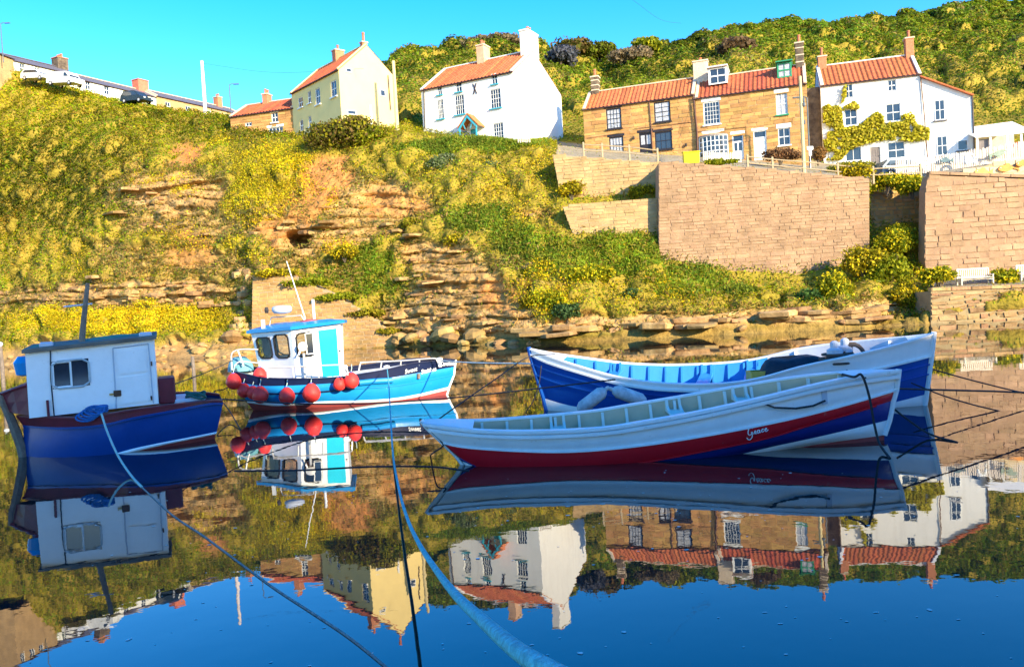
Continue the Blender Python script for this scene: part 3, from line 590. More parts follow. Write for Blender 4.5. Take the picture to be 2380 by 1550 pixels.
class House:
    def __init__(s, name, label, Ae, Be, YB, base, depth=None, Cpx=None, ridge=2.2, rf=.5, wm=None, YA=None, group=None):
        zE = P(Be[0], Be[1], YB)[2]
        if YA is None: d = ray(*Ae); YA = d[1] * (zE - CAMH) / d[2]
        s.pl = pl = Plane((Ae[0], YA), (Be[0], YB), (Ae[1], Be[1])); s.L = pl.L
        zb = PPL(base[0], base[1], pl.o, pl.ey)[2]; s.zb = zb; s.H = zE - zb
        if Cpx is not None:
            best = None
            for dd in np.arange(3.5, 13, .1):
                q = pl.o + pl.ex * pl.L + pl.ey * dd; q[2] = zE - 1; e = abs(proj(q)[0] - Cpx)
                if best is None or e < best[0]: best = (e, dd)
            depth = best[1]
        s.D = depth; s.rf = rf; s.R = ridge; s.holes = []; s.wm = wm
        s.root = empty(name, (pl.o[0], pl.o[1], zb), pl.rz, label, 'house', group); s.stone = None
        c = [pl.o + pl.ex * a + pl.ey * b_ for a, b_ in ((-.3, -.3), (s.L + .3, -.3), (s.L + .3, s.D + .3), (-.3, s.D + .3))]; HOUSES_XY.append([(q[0], q[1]) for q in c])
    def st(s, px, py): a, z = s.pl.st(px, py); return a, z - s.zb
    def gab(s, px, py):
        o = s.pl.o + s.pl.ex * s.L; q = PPL(px, py, o, s.pl.ex) - o; return float(q @ s.pl.ey), float(q[2] - s.zb)
    def rect(s, x0, x1, y0, y1):
        xm, ym = (x0 + x1) / 2, (y0 + y1) / 2; return s.st(x0, ym)[0], s.st(x1, ym)[0], s.st(xm, y1)[1], s.st(xm, y0)[1]
    def window(s, x0, x1, y0, y1, nx=2, nz=2, fm=None, net=False, sill=None, lintel=None, surround=None, ft=.07, pw=None, hl=.25, sash=True, name='window'):
        a, b_, c, d = s.rect(x0, x1, y0, y1); s.holes.append((a, b_, c, d)); fm = fm or M_PWHITE; bt = .03 if nx * nz > 4 else .045
        f = MB(); y = .10
        for (p, q, r, t) in ((a, a + ft, c, d), (b_ - ft, b_, c, d), (a + ft, b_ - ft, c, c + ft), (a + ft, b_ - ft, d - ft, d)): f.box(((p + q) / 2, y, (r + t) / 2), (q - p, .08, t - r))
        ia, ib, ic, id_ = a + ft, b_ - ft, c + ft, d - ft
        for i in range(1, nx): f.box((ia + (ib - ia) * i / nx, y, (ic + id_) / 2), (bt, .05, id_ - ic))
        for i in range(1, nz):
            k = bt * (1.8 if sash and i * 2 == nz else 1); f.box(((ia + ib) / 2, y - .004, ic + (id_ - ic) * i / nz), (ib - ia, .055, k))
        w = f.build(name, fm, s.root)
        for i in range(nx):
            for j in range(nz): obj('pane', UQN if net else UQ, w, (ia + (ib - ia) * (i + .5) / nx, y + .015, ic + (id_ - ic) * (j + .5) / nz), None, ((ib - ia) / nx, 1, (id_ - ic) / nz))
        if sill: obj('sill', ubox(sill), w, ((a + b_) / 2, -.03, c - .06), None, (b_ - a + .24, .3, .12))
        if lintel: obj('lintel', ubox(lintel), w, ((a + b_) / 2, .02, d + hl / 2 + .01), None, (b_ - a + .3, .14, hl))
        if surround:
            for q in (a - .06, b_ + .06): obj('surround', ubox(surround), w, (q, .02, (c + d) / 2), None, (.13, .12, d - c))
        return w
    def door(s, x0, x1, y0, y1, m, panels=2, glass=0, fan=None, lintel=None, fm=None):
        a, b_, c, d = s.rect(x0, x1, y0, y1); s.holes.append((a, b_, c, d)); fm = fm or m
        f = MB(); y = .12
        for (p, q, r, t) in ((a, a + .08, c, d), (b_ - .08, b_, c, d), (a + .08, b_ - .08, d - .08, d)): f.box(((p + q) / 2, y - .03, (r + t) / 2), (q - p, .1, t - r))
        dr = f.build('door', fm, s.root); top = d - .08
        if fan: top = d - .08 - fan; obj('fanlight', UQ, dr, ((a + b_) / 2, y + .02, d - .08 - fan / 2), None, (b_ - a - .16, 1, fan))
        W_ = b_ - a - .16; Hd = top - c
        obj('leaf', ubox(m), dr, ((a + b_) / 2, y + .03, (c + top) / 2), None, (W_, .06, Hd))
        for i in range(panels):
            for j in range(2):
                if glass and j == 1: obj('pane', UQN if glass == 2 else UQ, dr, (a + .08 + W_ * (i + .5) / panels, y - .012, c + Hd * .7), None, (W_ / panels * .7, 1, Hd * .42))
                else: obj('panel', ubox(m), dr, (a + .08 + W_ * (i + .5) / panels, y, c + Hd * (.27 if j == 0 else .72)), None, (W_ / panels * .68, .03, Hd * .36))
        b2 = MB().lathe([(.02, 0), (.035, .02), (.03, .05)], (b_ - .2, y - .01, c + 1.0), 8, (0, -1, 0)); b2.build('handle', M_GUT, dr)
        if lintel: obj('lintel', ubox(lintel), dr, ((a + b_) / 2, .02, d + .14), None, (b_ - a + .34, .14, .26))
        return dr
    def finish(s, stone=None, roofm=None, pitch=.40, verge=M_STONEC, gutter=M_GUT, back_drop=0.0, below=3.0, cov=.22, tiles=True, ov=.18, tabling=True):
        L_, H, D, rf, R = s.L, s.H, s.D, s.rf, s.R; b_ = MB(); hs = [(max(.02, a), min(L_ - .02, q), max(-below + .1, c), min(H - .02, d)) for a, q, c, d in s.holes]
        xs = sorted({0, L_} | {v for h in hs for v in h[:2]}); zs = sorted({-below, H} | {v for h in hs for v in h[2:]})
        for i in range(len(xs) - 1):
            for j in range(len(zs) - 1):
                xm, zm = (xs[i] + xs[i + 1]) / 2, (zs[j] + zs[j + 1]) / 2
                if any(a < xm < q and c < zm < d for a, q, c, d in hs): continue
                b_.add([(xs[i], 0, zs[j]), (xs[i + 1], 0, zs[j]), (xs[i + 1], 0, zs[j + 1]), (xs[i], 0, zs[j + 1])], [(0, 1, 2, 3)])
        for a, q, c, d in hs:
            y = .16; b_.add([(a, 0, c), (q, 0, c), (q, 0, d), (a, 0, d), (a, y, c), (q, y, c), (q, y, d), (a, y, d)], [(0, 4, 5, 1), (1, 5, 6, 2), (2, 6, 7, 3), (3, 7, 4, 0), (4, 7, 6, 5)])
        HB = H - back_drop
        for x in (0, L_):
            b_.add([(x, 0, -below), (x, D, -below), (x, D, HB), (x, D * rf, H + R), (x, 0, H)], [(0, 1, 2, 3, 4) if x else (4, 3, 2, 1, 0)])
        b_.add([(0, D, -below), (L_, D, -below), (L_, D, HB), (0, D, HB)], [(3, 2, 1, 0)])
        b_.build('wall', s.wm, s.root)
        if stone: lay_stones(s.root, [(0, -.6), (L_, -.6), (L_, H - .02), (0, H - .02)], stone[1], stone[2], .1, stone[0], stone[3], hs, y=.02, gap=.022, c=.02)
        # roof: a thin deck and rows of tiles
        an = math.atan2(R, D * rf); sl_ = math.hypot(R, D * rf) + ov; t = .07; rb = MB()
        oy, oz = -ov * math.cos(an), -ov * math.sin(an)
        rb.add([(-.05, oy, H + oz + .05), (L_ + .05, oy, H + oz + .05), (L_ + .05, D * rf, H + R + .05), (-.05, D * rf, H + R + .05), (-.05, oy, H + oz - .05), (L_ + .05, oy, H + oz - .05), (L_ + .05, D * rf, H + R - .05), (-.05, D * rf, H + R - .05)],
               [(0, 1, 2, 3), (7, 6, 5, 4), (0, 4, 5, 1), (1, 5, 6, 2), (3, 7, 4, 0)])
        rb.add([(-.05, D * rf, H + R + .05), (L_ + .05, D * rf, H + R + .05), (L_ + .05, D + .15, HB - .02), (-.05, D + .15, HB - .02)], [(0, 1, 2, 3)])
        s.roof = rb.build('roof', roofm, s.root)
        if tiles:
            if roofm.name not in PM: PM[roofm.name] = pantile_mesh(roofm)
            n = max(4, int(round(L_ / pitch)))
            for i in range(n): obj('pantile_row', PM[roofm.name], s.roof, (L_ * (i + .5) / n, oy, H + oz + .08), (an, 0, 0), (L_ / n, sl_, .09))
        MB().box((L_ / 2, D * rf, H + R + .1), (L_, .3, .14), bev=.05).build('ridge', verge if tabling else roofm, s.roof)
        if tabling:
            for x in (.12, L_ - .12): MB().box((x, oy + math.cos(an) * sl_ / 2, H + oz + math.sin(an) * sl_ / 2 + .12), (.3, sl_, .2), rx=an, bev=.03).build('verge_coping', verge, s.roof)
        if gutter: MB().tube([(-.05, -.16, H - .1), (L_ + .05, -.16, H - .1)], .07, 8).build('gutter', gutter, s.roof)
    def chimney(s, x, w=.9, d=1.2, h=1.6, m=M_BRICKC, pots=2, yc=None, cap=M_STONEC, ph=.55, down=1.0, bands=0):
        z0 = s.H + s.R; yc = s.D * s.rf if yc is None else yc; c = MB().box((x, yc, z0 + h / 2 - down / 2), (w, d, h + down), bev=.03).build('chimney', m, s.root)
        obj('chimney_cap', ubox(cap), c, (x, yc, z0 + h + .06), None, (w + .16, d + .16, .14))
        for k in range(bands): obj('band_course', ubox(cap), c, (x, yc, z0 + h * (k + .35) / bands), None, (w + .05, d + .05, .1))
        for i in range(pots):
            o = (i - (pots - 1) / 2) * min(.45, d / max(pots, 1)); MB().lathe([(.15, 0), (.13, ph * .8), (.16, ph * .82), (.16, ph)], (x, yc + o, z0 + h + .12), 10).build('chimney_pot', M_POT, c)
        return c
    def pipe(s, pts, m=M_GUT, r=.05, name='downpipe'):
        q = [s.st(*p) for p in pts]; MB().tube([(a, -.1, z) for a, z in q], r, 8).build(name, m, s.root)

# --- tall white house with a turquoise porch
h = House('white_house', 'tall white gabled house with turquoise sills and porch', (978, 202), (1192, 166), 81.0, (1192, 332), Cpx=1305, ridge=3.2, rf=.42, wm=M_WHITE, YA=86.0)
for (x0, x1, y0, y1) in [(1016, 1027, 200, 221), (1059, 1073, 190, 214), (1142, 1156, 171, 196)]: h.window(x0, x1, y0, y1, 2, 2, sill=M_PTURQ)
for (x0, x1, y0, y1) in [(1016, 1031, 232, 277), (1057, 1079, 221, 267), (1139, 1164, 207, 252)]: h.window(x0, x1, y0, y1, 4, 4, sill=M_PTURQ)
h.window(1146, 1170, 286, 326, 4, 4); h.window(1064, 1086, 304, 322, 4, 2); h.door(1094, 1110, 300, 326, M_PTURQ)
a, z = h.st(1102, 274); zb_ = h.st(1102, 302)[1]
pb = MB(); pr_ = [(-1.05, zb_), (0, z), (1.05, zb_), (1.05, zb_ - .2), (0, z - .25), (-1.05, zb_ - .2)]
porch = MB().prism([(a + x, q) for x, q in pr_], -1.5, -1.35).build('porch', M_PTURQ, h.root)
MB().prism([(a + x * 1.08, q + .1) for x, q in [(-1.1, zb_ - .05), (0, z), (1.1, zb_ - .05), (1.1, zb_ + .05), (0, z + .12), (-1.1, zb_ + .05)]], -1.45, -.03).build('porch_roof', M_PANT, porch)
for x in (-.95, .95): MB().box((a + x, -1.4, zb_ / 2 - .5), (.12, .12, zb_ + 1)).build('porch_post', M_PTURQ, porch)
for x in (-.4, .4): MB().box((a + x, -1.42, zb_ + .12), (.08, .06, .6), ry=x).build('porch_brace', M_PTURQ, porch)
cx, cz = h.st(1104, 207)
for sg in (-1, 1): MB().box((cx, -.04, cz), (.09, .05, 1.15), ry=.35 * sg).build('wall_tie', M_GUT, h.root)
h.pipe([(986, 205), (989, 300)]); h.finish(None, M_PANT, below=4, verge=M_WHITE, ov=.2)
h.chimney(h.L * .46, .9, 1.4, 1.5, mat('buff_render', (.6, .38, .24), .9), 2, down=1.6); h.chimney(h.L - .5, .9, 2.6, 1.9, M_WHITE, 2, yc=h.D * .42 + .3, down=1.5, cap=M_WHITE)
# --- pale yellow house
h = House('yellow_house', 'pale yellow house with bright gable beside the dark bush', (677, 218), (787, 161), 84.0, (797, 300), Cpx=921, ridge=3.0, wm=M_CREAMW)
for (x0, x1, y0, y1) in [(693, 704, 226, 251), (715, 723, 212, 241), (733, 744, 205, 244), (769, 782, 188, 226), (697, 705, 278, 306), (717, 724, 270, 296)]: h.window(x0, x1, y0, y1, 2, 2, sill=M_PWHITE)
h.finish(None, M_PANT2, below=5, verge=M_CREAMW)
for (px, py, w_, hh) in [(889, 217, .5, .55), (810, 164, .5, .3), (817, 262, .9, .3)]:
    gy, gz = h.gab(px, py); f = MB().box((h.L + .03, gy, gz), (.08, w_ + .16, hh + .16), bev=.02).build('window', M_PWHITE, h.root); MB().box((h.L + .06, gy, gz), (.05, w_, hh)).build('pane', M_GLASS, f)
q0, q1 = h.gab(901, 176), h.gab(907, 256); MB().tube([(h.L + .08, q0[0], q0[1]), (h.L + .08, q1[0], q1[1])], .06).build('downpipe', M_GUT, h.root)
MB().box((h.L + .06, h.D * .5, h.H * .05), (.1, .2, 5)).build('corner_strip', M_WHITE, h.root)
h.chimney(h.L - .5, .5, .6, .3, M_POT, 1, ph=1.0, down=.4); h.chimney(h.L * .45, .8, 1.1, .9, M_BRICKC, 1)
# --- brick house with the red roof left of it
h = House('brick_house', 'small brown stone house with red roof left of the yellow house', (535, 272), (682, 251), 92.0, (682, 330), depth=6.5, ridge=1.9, wm=M_GOLD)
h.window(631, 646, 262, 285, 2, 2, sill=M_PWHITE, lintel=M_PWHITE); h.window(624, 658, 296, 318, 4, 2, lintel=M_PWHITE, sill=M_PWHITE); h.window(570, 585, 285, 294, 2, 1)
h.finish((M_GOLD, .9, .34, 61), M_PANT2, below=4); h.chimney(h.L * .35, .7, 1.0, .9, M_BRICKC, 2)
# --- slate terrace along the skyline on the left
TN = ['second', 'third', 'nearest the telegraph pole']
zr = P(3, 135, 112)[2]
TP = [(-70, 97, 107), (31, 137, 114), (178, 175, 122), (362, 226, 134), (560, 266, 149)]
TL = ['slate roofed terrace house at the far left edge', 'slate roofed terrace house behind the white van', 'slate roofed terrace house with the broad red chimney', 'lowest slate roofed terrace house beside the telegraph pole']
for i in range(4):
    (xa, ya, Ya), (xb, yb, Yb) = TP[i], TP[i + 1]; ye = yb + 0
    h = House('terrace_house', TL[i], (xa, ya), (xb, yb), Yb, (xb, yb + 40), depth=6, ridge=1.5, wm=[M_TAN, M_WHITE, M_WHITE, M_TAN][i], YA=Ya, group='slate terrace on the skyline')
    for k in range(3 + (i % 2)):
        xx = xa + (xb - xa) * (k + .6) / 4.2; yy = ya + (yb - ya) * (k + .6) / 4.2; h.window(xx - 6, xx + 6, yy + 6, yy + 26, 2, 2)
    h.finish(None, M_SLATE, below=5, tiles=False, verge=M_STONEC, cov=.1, tabling=(i in (2, 3)))
    if i == 1: h.chimney(h.L - .5, 1.6, 1.6, 1.3, M_DARKSTONE, 3, cap=M_BRICKC)
    if i == 2: h.chimney(h.L * .97, 1.9, 1.6, 1.5, mat('red_render', (.6, .17, .1), .8), 0, cap=mat('red_render', (.6, .17, .1)))
    if i == 3: h.chimney(h.L * .86, 1.0, 1.2, 1.5, M_BRICKC, 2)
# --- the pair of stone cottages
h = House('stone_cottage', 'left stone cottage with black painted windows and double door', (1355, 257), (1613, 220), 80.0, (1613, 356), depth=6.2, ridge=2.3, wm=M_MORT, YA=83.6)
h.window(1409, 1444, 252, 300, 4, 4, M_PBLACK, net=True, sill=M_PBLACK, lintel=M_PBLACK, ft=.12)
h.window(1520, 1558, 236, 284, 2, 4, M_PBLACK, net=True, sill=M_PBLACK, lintel=M_PBLACK, ft=.12)
h.window(1416, 1449, 318, 357, 4, 2, M_PBLACK, net=True, lintel=M_PBLACK, ft=.12)
h.window(1522, 1562, 306, 348, 3, 2, M_PBLACK, sill=M_PBLACK, lintel=M_PBLACK, ft=.12)
h.door(1486, 1516, 308, 360, M_PBLACK, 2, glass=2, lintel=M_PBLACK)
h.pipe([(1509, 236), (1514, 300), (1517, 352)], mat('brown_pipe', (.12, .05, .035), .5))
for (px, py) in [(1473, 322), (1595, 338)]:
    a, z = h.st(px, py); f = MB().lathe([(.02, -.18), (.09, -.12), (.11, .08), (.03, .16)], (a, -.2, z), 8).build('wall_lantern', M_PBLACK, h.root); MB().tube([(a, 0, z + .12), (a, -.12, z + .2), (a, -.2, z + .15)], .02, 6).build('bracket', M_PBLACK, f)
for (p0, p1) in [((1364, 322), (1440, 311)), ((1474, 300), (1605, 285))]: h.pipe([p0, p1], M_GUT, .02, 'cable')
h.finish((M_GOLD, .95, .34, 62), M_PANT, verge=M_STONEC)
h.chimney(.75, .75, 1.0, 1.5, M_DARKSTONE, 1, bands=3, ph=.8); CL = h
h = House('stone_cottage', 'right stone cottage with two roof dormers and white bow window', (1615, 221), (1874, 194), 76.4, (1874, 372), depth=6.4, ridge=2.5, wm=M_MORT, YA=79.8)
h.window(1635, 1673, 236, 290, 5, 5, net=False, sill=M_PWHITE, lintel=M_PWHITE, ft=.1, hl=.42)
h.window(1804, 1830, 216, 267, 2, 2, net=True, sill=M_PGREEN, lintel=M_PWHITE, hl=.35)
h.window(1809, 1836, 298, 338, 2, 2, sill=M_PWHITE, lintel=M_PWHITE, hl=.4)
h.door(1752, 1782, 304, 372, M_PWHITE, 2, fan=.5, lintel=M_PWHITE); h.door(1703, 1728, 312, 372, M_PWHITE, 2, glass=1, fan=.55, lintel=M_PWHITE)
a0, a1, c0, c1_ = h.rect(1626, 1692, 318, 364); ac, wr = (a0 + a1) / 2, (a1 - a0) / 2; bay = MB(); nb = 7; pts = []
for i in range(nb + 1): t = -1 + 2 * i / nb; pts.append((ac + wr * t, -.55 * (1 - t * t) - .02))
for (x, y) in pts: bay.box((x, y, (c0 + c1_) / 2), (.07, .07, c1_ - c0))
for z in np.linspace(c0, c1_, 5):
    for (p, q) in zip(pts[:-1], pts[1:]): bay.box(((p[0] + q[0]) / 2, (p[1] + q[1]) / 2, z), (math.hypot(q[0] - p[0], q[1] - p[1]), .05, .06), rz=math.atan2(q[1] - p[1], q[0] - p[0]))
bw = bay.build('bow_window', M_PWHITE, h.root)
for z in np.linspace(c0, c1_, 5)[:-1]:
    for (p, q) in zip(pts[:-1], pts[1:]): obj('pane', UQ, bw, ((p[0] + q[0]) / 2, (p[1] + q[1]) / 2 + .02, z + (c1_ - c0) / 8), (0, 0, math.atan2(q[1] - p[1], q[0] - p[0])), (math.hypot(q[0] - p[0], q[1] - p[1]), 1, (c1_ - c0) / 4))
MB().prism([(x, y - .12) for x, y in pts] + [(a1, .1), (a0, .1)], c1_ + .03, c1_ + .14, 2).build('bow_roof', mat('lead_grey', (.32, .26, .25), .7), bw); MB().prism([(x, y - .04) for x, y in pts] + [(a1, .1), (a0, .1)], c0 - 1.2, c0 - .03, 2).build('bow_base', M_PWHITE, bw)
obj('lintel', ubox(M_PWHITE), bw, (ac, .02, c1_ + .5), None, (2 * wr * .8, .12, .32))
h.pipe([(1612, 224), (1620, 300), (1622, 358)], mat('brown_pipe', (.12, .05, .035), .5), .07)
h.pipe([(1620, 307), (1735, 296), (1737, 330)], M_GUT, .02, 'cable')
h.finish((M_GOLD, .95, .34, 63), M_PANT2, verge=M_STONEC)
h.chimney(.35, 1.4, 1.1, 1.7, M_STONEC, 1, down=1.5, ph=.35, bands=0); h.chimney(h.L - .45, .75, 1.1, 2.0, M_DARKSTONE, 1, bands=3, ph=.8)
def dormer(h, px, py0, py1, w, fm, label):
    an = math.atan2(h.R, h.D * h.rf); yd = h.D * h.rf * .42; o = h.pl.o + h.pl.ey * yd; q = PPL(px, py1, o, h.pl.ey) - o; a, z = float(q @ h.pl.ex), float(q[2] - h.zb); z1 = float(PPL(px, py0, o, h.pl.ey)[2] - h.zb); yb = h.D * h.rf * 1.0
    d = MB().add([(a - w/2, yd, z), (a + w/2, yd, z), (a + w/2, yd, z1), (a - w/2, yd, z1), (a - w/2, yb + .6, z1), (a + w/2, yb + .6, z1), (a - w/2, yb, z), (a + w/2, yb, z)], [(0, 1, 2, 3), (1, 7, 5, 2), (0, 3, 4, 6), (3, 2, 5, 4)]).build('dormer', M_PWHITE, h.root)
    MB().box((a, (yd + yb) / 2 + .1, z1 + .05), (w + .25, yb - yd + 1.0, .1), rx=-.03).build('dormer_roof', fm, d)
    f = MB(); hh = z1 - z
    for x in (-w/2 + .06, w/2 - .06): f.box((a + x, yd - .03, z + hh / 2), (.14, .08, hh))
    for zz_ in (z + .06, z1 - .08, z + hh * .5): f.box((a, yd - .035, zz_), (w - .26, .07, .12))
    f.box((a, yd - .03, z + hh / 2), (.05, .05, hh)); f.build('dormer_frame', fm, d)
    for sx in (-1, 1):
        for k in (0, 1): obj('pane', UQ if fm is M_PWHITE else UQN, d, (a + sx * w * .2, yd - .012, z + hh * (.28 + .46 * k)), None, (w * .36, 1, hh * .38))
dormer(h, 1669, 158, 196, 1.75, M_PWHITE, None); dormer(h, 1824, 146, 181, 1.3, M_PGREEN, None); CR_ = h
# --- ivy-clad white house, its lean-to wing and the shed
h = House('white_cottage', 'white cottage with a yellow-green vine across its front', (1907, 200), (2140, 172), 78.0, (2150, 378), depth=6.5, ridge=2.6, wm=M_WHITE)
h.window(1964, 1982, 196, 228, 2, 2, net=False); h.window(2063, 2083, 186, 212, 2, 2)
h.window(1963, 1992, 254, 292, 2, 2, sill=M_PWHITE); h.window(2059, 2093, 241, 282, 2, 2, sill=M_PWHITE); h.window(1965, 2002, 342, 374, 2, 1); h.window(2063, 2103, 330, 368, 2, 2, sill=M_PWHITE)
h.door(2021, 2048, 340, 388, mat('grey_plank_door', (.2, .17, .16), .7), 4, fm=M_PWHITE)
h.pipe([(2139, 176), (2148, 270), (2156, 376)], mat('brown_pipe', (.12, .05, .035), .5))
h.finish(None, M_PANT, pitch=.42, verge=M_WHITE); h.chimney(.55, .8, 1.0, .9, M_BRICKC, 1, ph=.9); h.chimney(h.L - .3, .75, .9, 1.6, M_BRICKC, 1, ph=.75, down=2.2); IV = h
e = IV.root; W0 = IV.L; w1 = IV.st(2262, 300)[0]; zt0, zt1 = IV.st(2152, 180)[1], IV.st(2262, 223)[1]
wing = MB().add([(W0, .06, -3), (w1, .06, -3), (w1, .06, zt1), (W0, .06, zt0), (W0, 5, -3), (w1, 5, -3), (w1, 5, zt1), (W0, 5, zt0)], [(0, 1, 2, 3), (1, 5, 6, 2), (5, 4, 7, 6), (3, 2, 6, 7)]).build('lean_to_wing', M_WHITE, e)
an = math.atan2(zt0 - zt1, w1 - W0); MB().box(((W0 + w1) / 2, 2.4, (zt0 + zt1) / 2 + .08), (math.hypot(w1 - W0, zt0 - zt1) + .2, 5.4, .12), ry=an).build('wing_roof', M_PANT, wing)
for (x0, x1, y0, y1, nx, nz) in [(2172, 2197, 232, 280, 2, 2), (2177, 2203, 316, 362, 2, 2), (2225, 2250, 325, 350, 1, 1)]:
    a, b_, c, d = IV.rect(x0, x1, y0, y1); f = MB().box(((a + b_) / 2, .04, (c + d) / 2), (b_ - a, .08, d - c), bev=.02).build('window', M_PWHITE, e)
    for i in range(nx):
        for j in range(nz): obj('pane', UQ, f, (a + .06 + (b_ - a - .12) * (i + .5) / nx, -.006, c + .06 + (d - c - .12) * (j + .5) / nz), None, ((b_ - a - .12) / nx - .06, 1, (d - c - .12) / nz - .06))
    obj('sill', ubox(mat('slate', ())), f, ((a + b_) / 2, -.03, c - .05), None, (b_ - a + .3, .2, .1))
MB().tube([(w1 + .03, 0, zt1), (w1 + .03, 0, -.5)], .06).build('downpipe', M_GUT, e)
pl = Plane((2268, 75.5), (2400, 74.5), (320, 310)); z0 = P(2268, 372, 75.5)[2]; sh = empty('open_shed', (pl.o[0], pl.o[1], z0), pl.rz, 'low open-fronted shed with white sloping roof at the right edge', 'shed')
S = lambda px, py: (pl.st(px, py)[0], pl.st(px, py)[1] - z0)
(a0, e0), (a1, e1) = S(2270, 319), S(2400, 306); r0 = e0 + 1.7
MB().box((a1 / 2, 4.4, 1.2), (a1, .2, 4.4)).build('back_wall', mat('cream_wash', (.7, .6, .4), .9), sh)
MB().add([(-.1, -.2, e0), (a1, -.2, e1), (a1, 4.6, r0 + .2), (-.1, 4.6, r0), (-.1, -.2, e0 - .1), (a1, -.2, e1 - .1), (a1, 4.6, r0 + .1), (-.1, 4.6, r0 - .1)], [(0, 1, 2, 3), (7, 6, 5, 4), (0, 4, 5, 1), (3, 7, 4, 0)]).build('roof', M_WHITE, sh)
for x in (.1, 1.2, a1 * .55, a1 * .8): MB().box((x, 0, e0 / 2 - .6), (.16, .16, e0 + 1.1)).build('post', M_PWHITE, sh)
MB().box((.75, .25, e0 * .5), (1.0, .08, e0 * .8)).build('dark_door', mat('grey_plank_door', ()), sh)
MB().box((a1 / 2, 2.2, -.3), (a1, 4.6, .4)).build('shed_floor', M_STONEC, sh)
MB().box((CR_.L + .62, 5.6, CR_.H / 2 - .5), (1.3, .4, CR_.H + 2.5)).build('passage_shade_panel', M_DARKSTONE, CR_.root)  # panel added across the gap beside the cottage, its dark colour standing in for shade
